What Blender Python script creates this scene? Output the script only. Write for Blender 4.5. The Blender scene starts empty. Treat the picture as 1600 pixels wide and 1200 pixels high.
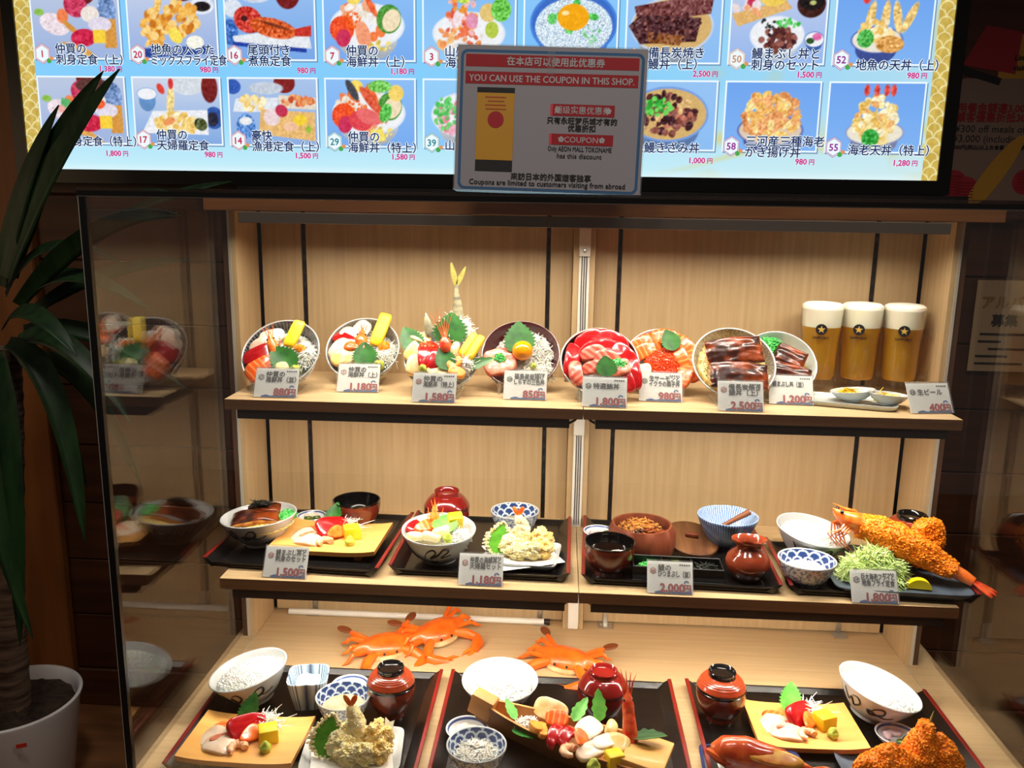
import bpy, bmesh, math, random
import numpy as np
from mathutils import Matrix, Vector, noise as mnoise

SC = bpy.context.scene
COL = SC.collection
PI = math.pi
rnd = random.Random(11)
rng = np.random.default_rng(7)

# ------------------------------------------------------------------ camera, world, exposure
cd = bpy.data.cameras.new('camera'); cam = bpy.data.objects.new('camera', cd); COL.objects.link(cam)
cd.sensor_width = 36.0; cd.lens = 36.0*1322.9/1600; cd.clip_start = .02; cd.clip_end = 50
_r = Vector((.99813973, .05900687, .01533832)); _u = Vector((-.0268786, .20007974, .97941086)); _f = Vector((-.05472309, .97800117, -.20129356))
cam.matrix_world = Matrix(((_r.x, _u.x, -_f.x, -.04163), (_r.y, _u.y, -_f.y, -1.60185), (_r.z, _u.z, -_f.z, .82317), (0, 0, 0, 1)))
SC.camera = cam
SC.view_settings.view_transform = 'Standard'; SC.view_settings.look = 'None'
SC.view_settings.exposure = 0.0; SC.view_settings.gamma = 1.0; SC.view_settings.use_curve_mapping = False
try:
    SC.cycles.use_denoising = True
    SC.cycles.max_bounces = 10; SC.cycles.transparent_max_bounces = 24
    SC.cycles.caustics_reflective = False; SC.cycles.caustics_refractive = False
except Exception: pass
W = bpy.data.worlds.new('dim_mall'); SC.world = W; W.use_nodes = True
W.node_tree.nodes['Background'].inputs[0].default_value = (1, .86, .78, 1)
W.node_tree.nodes['Background'].inputs[1].default_value = .06

def area(name, loc, rot, sx, sy, power, col, spread=180):
    l = bpy.data.lights.new(name, 'AREA'); l.shape = 'RECTANGLE'; l.size = sx; l.size_y = sy; l.energy = power; l.color = col
    l.spread = math.radians(spread)
    o = bpy.data.objects.new(name, l); COL.objects.link(o); o.location = loc; o.rotation_euler = rot
    return o
WARM = (1, .915, .775)
for sx in (-1, 1): area('front_fill_light', (sx*.5, -1.0, 2.55), (math.radians(14), 0, 0), .3, .3, 5.6, (1, .92, .82), 80)  # unseen fill lights, added to brighten the cards and food fronts
area('case_top_light', (0, -.172, .796), (math.radians(3), 0, 0), 1.14, .014, 4.6, WARM, 146)
area('left_warm_fill', (-2.35, -.75, .95), (0, math.radians(-78), math.radians(28)), .6, .6, 2.0, (1, .66, .36))  # unseen warm fill, added to lift the post, planks and pot
for sx in (-1, 1):
    area('upper_shelf_light', (sx*.30, -.252, .480), (math.radians(6), 0, 0), .53, .012, 2.8, WARM, 168)
    area('middle_shelf_light', (sx*.30, -.322, .196), (math.radians(10), 0, 0), .53, .012, 2.5, WARM, 172)

# ------------------------------------------------------------------ colours and materials
def lin(v):
    v = v/255.0
    return v/12.92 if v <= .04045 else ((v+.055)/1.055)**2.4
def c(r, g, b): return (lin(r), lin(g), lin(b), 1)
def new_mat(name):
    m = bpy.data.materials.new(name); m.use_nodes = True
    nt = m.node_tree; return m, nt, nt.nodes['Principled BSDF']
def mat(name, col, r=.5, col2=None, scale=60, stretch=(1, 1, 1), lo=.35, hi=.65, bump=0, bscale=None, bstretch=None, metal=0, coat=0, sss=0, trans=0, ior=1.45, spec=.5, sheen=0, detail=3, sss_r=.004):
    m, nt, p = new_mat(name)
    p.inputs['Base Color'].default_value = col; p.inputs['Roughness'].default_value = r
    p.inputs['Metallic'].default_value = metal; p.inputs['Coat Weight'].default_value = coat; p.inputs['Coat Roughness'].default_value = .06
    p.inputs['Specular IOR Level'].default_value = spec; p.inputs['IOR'].default_value = ior
    p.inputs['Transmission Weight'].default_value = trans
    if sss:
        p.inputs['Subsurface Weight'].default_value = sss; p.inputs['Subsurface Radius'].default_value = (1, .5, .3); p.inputs['Subsurface Scale'].default_value = sss_r
    N = nt.nodes.new; L = nt.links.new
    if col2 or bump:
        tc = N('ShaderNodeTexCoord')
    if col2:
        mp = N('ShaderNodeMapping'); mp.inputs['Scale'].default_value = stretch; L(tc.outputs['Object'], mp.inputs['Vector'])
        nz = N('ShaderNodeTexNoise'); nz.inputs['Scale'].default_value = scale; nz.inputs['Detail'].default_value = detail; L(mp.outputs[0], nz.inputs['Vector'])
        cr = N('ShaderNodeValToRGB'); cr.color_ramp.elements[0].position = lo; cr.color_ramp.elements[1].position = hi
        cr.color_ramp.elements[0].color = col; cr.color_ramp.elements[1].color = col2
        L(nz.outputs['Fac'], cr.inputs['Fac']); L(cr.outputs['Color'], p.inputs['Base Color'])
    if bump:
        mp2 = N('ShaderNodeMapping'); mp2.inputs['Scale'].default_value = bstretch or stretch; L(tc.outputs['Object'], mp2.inputs['Vector'])
        n2 = N('ShaderNodeTexNoise'); n2.inputs['Scale'].default_value = bscale or scale; n2.inputs['Detail'].default_value = 3; L(mp2.outputs[0], n2.inputs['Vector'])
        b = N('ShaderNodeBump'); b.inputs['Strength'].default_value = bump; b.inputs['Distance'].default_value = .002
        L(n2.outputs['Fac'], b.inputs['Height']); L(b.outputs['Normal'], p.inputs['Normal'])
    return m
def stripes(name, col, col2, freq, axis='X', r=.3, dist=2.0, lo=.42, hi=.6, coat=.3, sss=.15):
    m, nt, p = new_mat(name); N = nt.nodes.new; L = nt.links.new
    p.inputs['Roughness'].default_value = r; p.inputs['Coat Weight'].default_value = coat; p.inputs['Coat Roughness'].default_value = .1
    p.inputs['Subsurface Weight'].default_value = sss; p.inputs['Subsurface Scale'].default_value = .003
    tc = N('ShaderNodeTexCoord'); w = N('ShaderNodeTexWave'); w.bands_direction = axis; w.inputs['Scale'].default_value = freq
    w.inputs['Distortion'].default_value = dist; w.inputs['Detail'].default_value = 1.5; w.inputs['Detail Scale'].default_value = 1.2
    L(tc.outputs['Object'], w.inputs['Vector']); cr = N('ShaderNodeValToRGB')
    cr.color_ramp.elements[0].position = lo; cr.color_ramp.elements[1].position = hi
    cr.color_ramp.elements[0].color = col; cr.color_ramp.elements[1].color = col2
    L(w.outputs['Fac'], cr.inputs['Fac']); L(cr.outputs['Color'], p.inputs['Base Color'])
    return m
def glass_mat(name, f0=.04, tint=(1, 1, 1, 1), gain=.96, rough=0.0, white=0.0):
    m = bpy.data.materials.new(name); m.use_nodes = True; nt = m.node_tree; nt.nodes.clear(); N = nt.nodes.new; L = nt.links.new
    o = N('ShaderNodeOutputMaterial'); mx = N('ShaderNodeMixShader'); t = N('ShaderNodeBsdfTransparent'); g = N('ShaderNodeBsdfGlossy')
    t.inputs['Color'].default_value = tint; g.inputs['Roughness'].default_value = rough
    lw = N('ShaderNodeLayerWeight'); lw.inputs['Blend'].default_value = .5
    pw = N('ShaderNodeMath'); pw.operation = 'POWER'; pw.inputs[1].default_value = 5
    ma = N('ShaderNodeMath'); ma.operation = 'MULTIPLY_ADD'; ma.inputs[1].default_value = gain; ma.inputs[2].default_value = f0; ma.use_clamp = True
    L(lw.outputs['Facing'], pw.inputs[0]); L(pw.outputs[0], ma.inputs[0]); L(ma.outputs[0], mx.inputs['Fac'])
    last = t
    if white:
        d = N('ShaderNodeBsdfDiffuse'); d.inputs['Color'].default_value = (.9, .9, .88, 1); m2 = N('ShaderNodeMixShader'); m2.inputs['Fac'].default_value = white
        L(t.outputs[0], m2.inputs[1]); L(d.outputs[0], m2.inputs[2]); last = m2
    L(last.outputs[0], mx.inputs[1]); L(g.outputs[0], mx.inputs[2]); L(mx.outputs[0], o.inputs['Surface'])
    return m
def beer_mat():
    m = bpy.data.materials.new('golden_beer'); m.use_nodes = True; nt = m.node_tree; nt.nodes.clear(); N = nt.nodes.new; L = nt.links.new
    o = N('ShaderNodeOutputMaterial'); t = N('ShaderNodeBsdfTransparent'); t.inputs['Color'].default_value = (1, .84, .40, 1)
    d = N('ShaderNodeBsdfDiffuse'); d.inputs['Color'].default_value = c(255, 204, 48); tr = N('ShaderNodeBsdfTranslucent'); tr.inputs['Color'].default_value = c(255, 208, 60)
    a = N('ShaderNodeMixShader'); a.inputs['Fac'].default_value = .5; b = N('ShaderNodeMixShader'); b.inputs['Fac'].default_value = .55
    L(d.outputs[0], a.inputs[1]); L(tr.outputs[0], a.inputs[2]); L(t.outputs[0], b.inputs[1]); L(a.outputs[0], b.inputs[2]); L(b.outputs[0], o.inputs['Surface']); return m
def vcol_mat(name, r=.25, coat=.4, emit=0.0):
    m, nt, p = new_mat(name); a = nt.nodes.new('ShaderNodeAttribute'); a.attribute_name = 'Col'
    if emit:
        p.inputs['Base Color'].default_value = (0.01, .01, .01, 1); p.inputs['Roughness'].default_value = .4
        nt.links.new(a.outputs['Color'], p.inputs['Emission Color']); p.inputs['Emission Strength'].default_value = emit
    else:
        nt.links.new(a.outputs['Color'], p.inputs['Base Color']); p.inputs['Roughness'].default_value = r; p.inputs['Coat Weight'].default_value = coat
    return m
def emit_mat(name, col, s=1.0):
    m, nt, p = new_mat(name); p.inputs['Base Color'].default_value = (.01, .01, .01, 1)
    p.inputs['Emission Color'].default_value = col; p.inputs['Emission Strength'].default_value = s; return m

beechA, beechB = c(178, 148, 107), c(193, 165, 124)
M = {}
M['beech_v'] = mat('beech_veneer_upright', beechA, .45, beechB, 9, (14, 14, .5), .3, .7, bump=.05, bscale=30, detail=5)
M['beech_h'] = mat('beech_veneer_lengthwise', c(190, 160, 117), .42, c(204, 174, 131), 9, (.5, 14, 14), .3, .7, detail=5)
M['beech_edge_shaded'] = mat('shaded_beech_shelf_edge', c(96, 64, 38), .5, c(112, 78, 48), 9, (.5, 14, 14), .3, .7)  # shelf beech darkened: shade of the unlit front face is in the colour
M['dark_edge'] = mat('dark_brown_edge', c(74, 50, 34), .5)
M['black'] = mat('black_plastic', c(14, 13, 13), .35)
M['housing'] = mat('dark_bronze_housing', c(46, 38, 32), .4, metal=.3)
M['barcol'] = mat('grey_light_bar', c(98, 90, 82), .4, metal=.3)
M['white_plastic'] = mat('white_plastic', c(232, 228, 218), .4)
M['cable_g'] = mat('grey_cable', c(70, 66, 60), .5)
M['rail'] = mat('dark_rail_steel', c(62, 52, 46), .4, c(36, 28, 26), 40, metal=.5)
M['slot'] = mat('slot_shadow_black', c(6, 5, 5), .8)
M['steel'] = mat('bright_steel', c(200, 196, 188), .28, metal=.9)
M['alu'] = mat('aluminium_edge', c(196, 190, 176), .4, metal=.3)
M['glass'] = glass_mat('case_glass', .07)
M['glass_edge'] = mat('pale_glass_edge', c(120, 128, 122), .3)
M['acrylic'] = glass_mat('clear_acrylic', .07, (.97, .98, .98, 1), .93, .02, .06)
M['wall_wood'] = mat('brown_wall_planks', c(66, 34, 15), .5, c(90, 50, 22), 5, (.4, 6, 6), .3, .7, detail=5)
M['wall_dark'] = mat('dark_red_brown_wall', c(70, 36, 26), .6, c(84, 44, 32), 5, (.6, 6, 6))
M['post_wood'] = mat('orange_brown_post', c(132, 78, 34), .5, c(158, 96, 44), 5, (6, 6, .5), .3, .7)
M['floor_wood'] = mat('dark_wood_floor', c(98, 64, 38), .45, c(132, 88, 54), 4, (1, 8, 1), .3, .7)
M['carpet'] = mat('grey_carpet', c(52, 46, 44), .95, c(92, 84, 80), 300, lo=.4, hi=.6, bump=.5)
M['soil'] = mat('dark_soil', c(30, 20, 14), .95, c(58, 40, 28), 60, bump=.8)
M['pot'] = mat('white_glazed_pot', c(205, 200, 200), .3, coat=.3)
M['bark'] = mat('ringed_brown_bark', c(62, 44, 34), .8, c(116, 92, 74), 14, (1, 1, 7), .35, .65, bump=.6, bscale=16)
M['leaf_dark'] = mat('dark_green_leaf', c(16, 38, 16), .45, c(28, 56, 24), 8, (6, 6, 1), spec=.4)
M['red_label'] = mat('small_red_label', c(170, 40, 24), .5)
M['tray'] = mat('black_lacquer', c(9, 8, 8), .33, c(20, 19, 19), 220, lo=.5, hi=.75, bump=.22, bscale=260, coat=.25)
M['tray_red'] = mat('red_lacquer_edge', c(118, 24, 18), .38, coat=.2)
M['white_ceramic'] = mat('white_porcelain', c(184, 188, 188), .18, coat=.4)
M['ink'] = mat('black_brush_ink', c(20, 20, 26), .4)
M['navy'] = mat('navy_glaze', c(30, 46, 92), .25, coat=.3)
M['grey_ceramic'] = mat('pale_grey_glaze', c(176, 184, 180), .2, c(196, 202, 196), 25, coat=.5)
M['slate'] = mat('dark_slate_plate', c(92, 104, 118), .35, c(70, 80, 92), 30)
M['vc'] = vcol_mat('painted_glaze')
M['vcr'] = vcol_mat('coloured_food', .4, .15)
M['lacq_brown'] = mat('brown_lacquer', c(112, 42, 24), .25, c(92, 34, 20), 12, (1, 1, 30), coat=.5)
M['lacq_orange'] = mat('orange_brown_lacquer', c(150, 56, 28), .22, coat=.5)
M['lacq_black'] = mat('glossy_black_lacquer', c(10, 10, 11), .15, coat=.6)
M['lacq_red'] = mat('glossy_red_lacquer', c(116, 20, 18), .16, coat=.7)
M['lacq_maroon'] = mat('dark_maroon_lacquer', c(74, 18, 22), .2, coat=.5)
M['stone_in'] = vcol_mat('striped_stoneware', .4, .2)
M['geta'] = mat('golden_bamboo_plate', c(226, 164, 84), .4, c(236, 180, 100), 6, (.6, 9, 9), .3, .7, coat=.1)
M['geta_edge'] = mat('golden_bamboo_edge', c(184, 122, 56), .5)
M['tub'] = mat('reddish_cedar', c(98, 44, 24), .5, c(120, 58, 34), 9, (6, 6, .6))
M['lidwood'] = mat('brown_wood_lid', c(116, 76, 44), .45, c(84, 50, 28), 9, (8, 1, 1), bump=.2)
M['jug'] = mat('reddish_brown_glaze', c(142, 60, 32), .16, c(116, 44, 24), 10, (1, 1, 9), coat=.7)
M['boat'] = mat('boat_cedar', c(190, 126, 66), .5, c(208, 146, 82), 7, (.6, 8, 8))
M['boat_dark'] = mat('boat_hull_brown', c(120, 74, 38), .5, c(140, 90, 48), 7, (.6, 8, 8))
M['paper'] = mat('white_paper', c(232, 230, 226), .8)
M['card'] = mat('cream_card', c(248, 244, 238), .6)
M['rice'] = mat('cooked_rice', c(238, 236, 228), .4, sss=.3, sss_r=.003)
M['rice_y'] = mat('sauce_stained_rice', c(214, 174, 80), .4, c(240, 222, 160), 160, sss=.2)
M['tuna'] = mat('tuna_red', c(168, 8, 16), .2, c(196, 34, 36), 70, (1, 5, 1), lo=.4, hi=.8, coat=.4, sss=.1)
M['toro'] = stripes('pink_toro', c(206, 78, 62), c(228, 136, 112), 40, 'DIAGONAL')
M['salmon'] = stripes('salmon_stripes', c(238, 92, 18), c(246, 146, 74), 34, 'X', lo=.6, hi=.95)
M['whitefish'] = mat('translucent_white_fish', c(238, 218, 194), .25, c(226, 196, 168), 40, coat=.4, sss=.3)
M['fishline'] = mat('red_fish_bloodline', c(206, 92, 52), .3, c(236, 170, 130), 60, coat=.3)
M['squid'] = mat('milky_squid', c(242, 234, 216), .25, c(226, 212, 190), 60, coat=.4, sss=.3)
M['shell'] = mat('yellow_shellfish', c(236, 196, 104), .3, c(240, 214, 160), 40, coat=.4, sss=.2)
M['seared'] = mat('seared_scallop', c(226, 176, 108), .35, c(240, 216, 170), 60, coat=.2)
M['egg'] = mat('yellow_omelette', c(246, 200, 20), .4, c(252, 222, 60), 50, bump=.25, bscale=150, sss=.2)
M['yolk'] = mat('egg_yolk', c(246, 158, 6), .1, coat=.8, sss=.25)
M['shiso'] = mat('shiso_green', c(22, 78, 22), .5, c(44, 112, 34), 60, sss=.05)
M['shiso_leaf_bright'] = mat('battered_shiso_green', c(66, 140, 30), .45, c(96, 164, 44), 60)
M['shiso_light'] = mat('bright_shiso_green', c(70, 150, 50), .45, c(104, 178, 70), 60)
M['wasabi'] = mat('wasabi_green', c(168, 184, 62), .55, c(190, 200, 90), 120, bump=.3)
M['ginger'] = mat('pale_ginger', c(244, 226, 150), .35, c(248, 238, 190), 60, coat=.3, sss=.2)
M['daikon'] = mat('white_daikon', c(255, 252, 240), .4, sss=.25, coat=.1)
M['shirasu'] = mat('whitebait', c(255, 253, 244), .35, c(246, 240, 226), 200, coat=.2, sss=.2)
M['tobiko'] = mat('orange_roe', c(248, 150, 20), .25, coat=.5)
M['ikura'] = mat('salmon_roe', c(244, 70, 8), .08, coat=.8, sss=.3)
M['prawn'] = mat('orange_prawn_shell', c(238, 92, 22), .25, c(246, 138, 60), 90, coat=.5)
M['prawn_red'] = mat('red_prawn_shell', c(214, 50, 26), .22, c(236, 106, 60), 90, coat=.5)
M['ebi'] = mat('boiled_prawn_flesh', c(246, 204, 164), .3, c(246, 152, 96), 70, coat=.4, sss=.2)
M['ebi_tail'] = mat('orange_prawn_tail', c(240, 96, 24), .25, c(248, 140, 64), 90, coat=.5)
M['eye'] = mat('black_bead_eye', c(8, 6, 6), .1, coat=.6)
M['scallion'] = mat('bright_scallion', c(40, 168, 70), .3, c(110, 206, 110), 180, coat=.2)
M['eel'] = mat('glazed_eel', c(44, 14, 7), .3, c(150, 64, 20), 48, (.8, 1.3, 1), .44, .78, bump=.3, bscale=110, bstretch=(1, 1.2, 1), coat=.35, spec=.3)
M['eel_side'] = mat('eel_flesh_edge', c(212, 150, 70), .4, c(150, 80, 30), 120)
M['nori'] = mat('dark_nori', c(24, 30, 24), .5)
M['cabbage'] = mat('shredded_cabbage', c(200, 230, 130), .35, c(230, 246, 178), 120, sss=.15)
M['tempura'] = mat('pale_tempura_batter', c(255, 228, 150), .45, c(255, 242, 200), 70, bump=.1, bscale=240, coat=.15, sss=.3, sss_r=.006)
M['tempura_o'] = mat('golden_tempura_batter', c(255, 208, 112), .45, c(255, 228, 160), 70, bump=.1, bscale=240, coat=.15, sss=.25, sss_r=.006)
M['panko'] = mat('orange_breadcrumbs', c(226, 104, 4), .5, c(244, 140, 18), 90, bump=.5, bscale=240)
M['panko_l'] = mat('light_breadcrumbs', c(246, 142, 20), .5)
M['lemon'] = mat('lemon_yellow', c(246, 216, 10), .35, c(250, 226, 40), 60)
M['pickle'] = mat('dark_green_pickle', c(60, 84, 26), .25, c(98, 120, 44), 90, coat=.5)
M['pickle_pink'] = mat('pink_pickled_turnip', c(236, 196, 204), .3, c(244, 226, 226), 60, coat=.3)
M['crab'] = mat('cooked_crab_shell', c(226, 88, 14), .35, c(238, 116, 30), 40, bump=.2, bscale=200, coat=.25)
M['crab_tip'] = mat('brown_crab_tip', c(122, 62, 30), .4)
M['crab_pale'] = mat('pale_crab_underside', c(218, 190, 140), .4, c(188, 150, 96), 60)
M['broth'] = mat('clear_soy_broth', c(20, 10, 6), .05, coat=.6)
M['dip'] = mat('pale_dipping_broth', c(166, 158, 124), .08, c(190, 182, 150), 60, coat=.5)
M['tofu'] = mat('tofu_cube', c(226, 222, 196), .4)
M['beer'] = beer_mat()
M['foam'] = mat('cream_beer_foam', c(246, 240, 222), .5, sss=.3, sss_r=.004)
M['k_gold'] = mat('gold_print', c(214, 176, 84), .4, metal=.3)
M['mug'] = glass_mat('mug_glass', .05, (.97, .97, .95, 1), .95)
M['mackerel'] = mat('silver_fish_skin', c(186, 176, 140), .25, c(122, 118, 100), 30, (1, 1, 4), coat=.4)
M['fin'] = mat('yellow_tail_fin', c(176, 164, 84), .35, c(150, 140, 76), 60, (1, 1, 8), coat=.3)
M['carrot'] = mat('orange_sea_urchin', c(240, 142, 36), .4, c(246, 168, 66), 120, bump=.4, bscale=300, coat=.2)
M['pinkmince'] = mat('minced_pink_tuna', c(222, 104, 80), .3, c(240, 160, 130), 90, bump=.4, bscale=260, coat=.5)
M['redfish'] = mat('simmered_red_fish', c(176, 48, 20), .2, c(214, 96, 40), 40, coat=.6)
M['redfish_y'] = mat('simmered_fish_flesh', c(222, 172, 70), .25, c(196, 110, 48), 50, coat=.5)
M['bamboo'] = mat('green_bamboo_leaf', c(44, 92, 40), .4, c(72, 122, 56), 30, (1, 8, 1))
M['spoon'] = mat('brown_wood_spoon', c(126, 72, 40), .4)

# ------------------------------------------------------------------ mesh helpers
def T(x=0, y=0, z=0): return Matrix.Translation((x, y, z))
def RX(d): return Matrix.Rotation(math.radians(d), 4, 'X')
def RY(d): return Matrix.Rotation(math.radians(d), 4, 'Y')
def RZ(d): return Matrix.Rotation(math.radians(d), 4, 'Z')
def SCL(x, y=None, z=None): return Matrix.Diagonal((x, x if y is None else y, x if z is None else z, 1))
_cache = {}
class MB:
    def __init__(s): s.v = []; s.f = []; s.m = []; s.n = 0
    def add(s, V, F, m=0, X=None):
        V = np.asarray(V, float).reshape(-1, 3)
        if X is not None:
            A = np.array(X); V = V@A[:3, :3].T+A[:3, 3]
        n = s.n; s.v.append(V); s.f += [[i+n for i in f] for f in F]
        s.m += (m if isinstance(m, list) else [m]*len(F)); s.n += len(V); return s
    def box(s, x0, x1, y0, y1, z0, z1, bev=0, m=0, X=None, seg=2):
        if bev <= 0:
            V = [(x, y, z) for x in (x0, x1) for y in (y0, y1) for z in (z0, z1)]
            return s.add(V, [(0, 1, 3, 2), (4, 6, 7, 5), (0, 4, 5, 1), (2, 3, 7, 6), (0, 2, 6, 4), (1, 5, 7, 3)], m, X)
        bm = bmesh.new(); bmesh.ops.create_cube(bm, size=1)
        for v in bm.verts: v.co = Vector(((x0+x1)/2+v.co.x*(x1-x0), (y0+y1)/2+v.co.y*(y1-y0), (z0+z1)/2+v.co.z*(z1-z0)))
        bmesh.ops.bevel(bm, geom=bm.edges[:], offset=bev, segments=seg, affect='EDGES', profile=.5)
        bm.verts.index_update(); V = [v.co[:] for v in bm.verts]; F = [[v.index for v in f.verts] for f in bm.faces]; bm.free()
        return s.add(V, F, m, X)
    def lathe(s, prof, seg=48, m=0, X=None, a0=0, warp=None):
        n = len(prof); V = []; F = []; mm = []
        for j in range(seg):
            a = a0+2*PI*j/seg
            for r, z in prof: V.append((r*math.cos(a), r*math.sin(a), z))
        for j in range(seg):
            k = (j+1) % seg
            for i in range(n-1):
                F.append((j*n+i, k*n+i, k*n+i+1, j*n+i+1)); mm.append(m[i] if isinstance(m, (list, tuple)) else m)
        V = np.array(V)
        if warp: V = warp(V)
        return s.add(V, F, mm, X)
    def grid(s, P, m=0, X=None, closed_u=False):
        P = np.asarray(P, float); nu, nv = P.shape[:2]; F = []
        for i in range(nu if closed_u else nu-1):
            k = (i+1) % nu
            for j in range(nv-1): F.append((i*nv+j, k*nv+j, k*nv+j+1, i*nv+j+1))
        return s.add(P.reshape(-1, 3), F, m, X)
    def tube(s, pts, rad, seg=8, m=0, X=None, flat=1.0, up=(0, 0, 1)):
        P = [Vector(p) for p in pts]; n = len(P)
        R = list(rad) if isinstance(rad, (list, tuple)) else [rad]*n
        V = []; F = []; prev = None
        for i in range(n):
            t = (P[min(i+1, n-1)]-P[max(i-1, 0)]).normalized()
            a = prev if prev is not None else Vector(up)
            b = t.cross(a)
            if b.length < 1e-4: b = t.cross(Vector((1, .3, .2)))
            b.normalize(); a = b.cross(t).normalized(); prev = a
            for k in range(seg):
                w = 2*PI*k/seg; V.append(P[i]+b*math.cos(w)*R[i]+a*math.sin(w)*R[i]*flat)
        for i in range(n-1):
            for k in range(seg):
                l = (k+1) % seg; F.append((i*seg+k, i*seg+l, (i+1)*seg+l, (i+1)*seg+k))
        F.append(tuple(range(seg-1, -1, -1))); F.append(tuple((n-1)*seg+k for k in range(seg)))
        return s.add([v[:] for v in V], F, m, X)
    def poly(s, pts, z0, z1, m=0, X=None):
        n = len(pts); V = [(x, y, z0) for x, y in pts]+[(x, y, z1) for x, y in pts]
        F = [tuple(range(n-1, -1, -1)), tuple(range(n, 2*n))]+[(i, (i+1) % n, n+(i+1) % n, n+i) for i in range(n)]
        return s.add(V, F, m, X)
    def flat(s, pts, z, m=0, X=None):
        return s.add([(x, y, z) for x, y in pts], [tuple(range(len(pts)))], m, X)
    def rect(s, x0, x1, y0, y1, z, m=0, X=None): return s.flat([(x0, y0), (x1, y0), (x1, y1), (x0, y1)], z, m, X)
    def blob(s, rx, ry, rz, sub=3, amp=0, freq=40, seed=0, m=0, X=None):
        k = ('ico', sub)
        if k not in _cache:
            bm = bmesh.new(); bmesh.ops.create_icosphere(bm, subdivisions=sub, radius=1); bm.verts.index_update()
            _cache[k] = (np.array([v.co[:] for v in bm.verts]), [[v.index for v in f.verts] for f in bm.faces]); bm.free()
        V0, F = _cache[k]; V = V0*np.array((rx, ry, rz))
        if amp:
            o = Vector((seed*7.3, seed*3.1, seed*1.7))
            d = np.array([mnoise.noise(Vector(p)*freq+o)+.5*mnoise.noise(Vector(p)*freq*2.3+o) for p in V]); V = V+V0*(d*amp)[:, None]
        return s.add(V, F, m, X)
    def pad(s, rx, ry, Tk, p=2.3, bx=0, by=0, nz=0, tp=0, seg=32, seed=0, m=0, X=None, cv=0, prof=None):
        pr = prof or [(0, 1), (.35, 1), (.65, .99), (.85, .93), (.96, .7), (1, .4), (.97, .12), (.85, 0), (.4, 0), (0, 0)]
        V = []; F = []; n = len(pr)
        for k in range(seg):
            a = 2*PI*k/seg; ca, sa = math.cos(a), math.sin(a)
            ex = math.copysign(abs(ca)**(2/p), ca)*rx; ey = math.copysign(abs(sa)**(2/p), sa)*ry
            for q, h in pr:
                x, y = ex*q, ey*q; y2 = y*(1-tp*x/rx); z = h*Tk+bx*x*x+by*y*y
                y2 += cv*x*x
                if nz:
                    d = mnoise.noise(Vector((x, y, z))*60+Vector((seed*3.3, seed, 0)))*nz; z += d; y2 += d*.6; x += mnoise.noise(Vector((y, x, z))*50+Vector((seed, 9, 0)))*nz*.6
                V.append((x, y2, z))
        for k in range(seg):
            l = (k+1) % seg
            for i in range(n-1): F.append((k*n+i, k*n+i+1, l*n+i+1, l*n+i))
        return s.add(V, F, m, X)
    def arr(s, V, F, m=0):
        s.v.append(V); s.f += (F+s.n).tolist(); s.m += [m]*len(F); s.n += len(V); return s
    def scatter(s, tv, tf, pos, rot, scl, m=0):
        tv = np.asarray(tv); tf = np.asarray(tf); n = len(pos)
        V = np.einsum('nij,kj->nki', rot, tv)*np.asarray(scl).reshape(n, 1, -1)+pos[:, None, :]
        F = (tf[None]+(np.arange(n)*len(tv))[:, None, None]).reshape(-1, tf.shape[1])
        return s.arr(V.reshape(-1, 3), F, m)
    def V(s): return np.concatenate(s.v)
    def build(s, name, mats, parent=None, X=None, smooth=35, vc=None, **k):
        me = bpy.data.meshes.new(name); V = s.V(); me.from_pydata(V.tolist(), [], s.f)
        if not isinstance(mats, (list, tuple)): mats = [mats]
        for q in mats: me.materials.append(M[q] if isinstance(q, str) else q)
        if len(mats) > 1: me.polygons.foreach_set('material_index', s.m)
        if smooth:
            me.polygons.foreach_set('use_smooth', [True]*len(s.f))
            if smooth < 180: me.set_sharp_from_angle(angle=math.radians(smooth))
        if vc is not None:
            a = me.color_attributes.new('Col', 'FLOAT_COLOR', 'POINT'); A = np.ones((len(V), 4)); A[:, :3] = vc(V) if callable(vc) else vc
            a.data.foreach_set('color', A.ravel())
        me.update()
        o = bpy.data.objects.new(name, me); COL.objects.link(o)
        if parent is not None: o.parent = parent
        if X is not None: o.matrix_local = X
        return o
def tag(o, label, cat, group=None, kind=None):
    o['label'] = label; o['category'] = cat
    if group: o['group'] = group
    if kind: o['kind'] = kind
    return o
def struct(o): o['kind'] = 'structure'; return o
def stuff(o): o['kind'] = 'stuff'; return o
def empty(name, label, cat, X=None, group=None):
    o = bpy.data.objects.new(name, None); COL.objects.link(o); o.empty_display_size = .02
    if X is not None: o.matrix_local = X
    return tag(o, label, cat, group)
def dup(r, X, label=None):
    q = r.copy(); COL.objects.link(q); q.matrix_local = X
    if label: q['label'] = label
    for ch in list(r.children):
        k = ch.copy(); COL.objects.link(k); k.parent = q
        for g in list(ch.children):
            d = g.copy(); COL.objects.link(d); d.parent = k
    return q
def rand_rot(n):
    q = rng.normal(size=(n, 4)); q /= np.linalg.norm(q, axis=1)[:, None]; w, x, y, z = q.T
    return np.stack([np.stack([1-2*(y*y+z*z), 2*(x*y-z*w), 2*(x*z+y*w)], 1), np.stack([2*(x*y+z*w), 1-2*(x*x+z*z), 2*(y*z-x*w)], 1), np.stack([2*(x*z-y*w), 2*(y*z+x*w), 1-2*(x*x+y*y)], 1)], 1)
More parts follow.
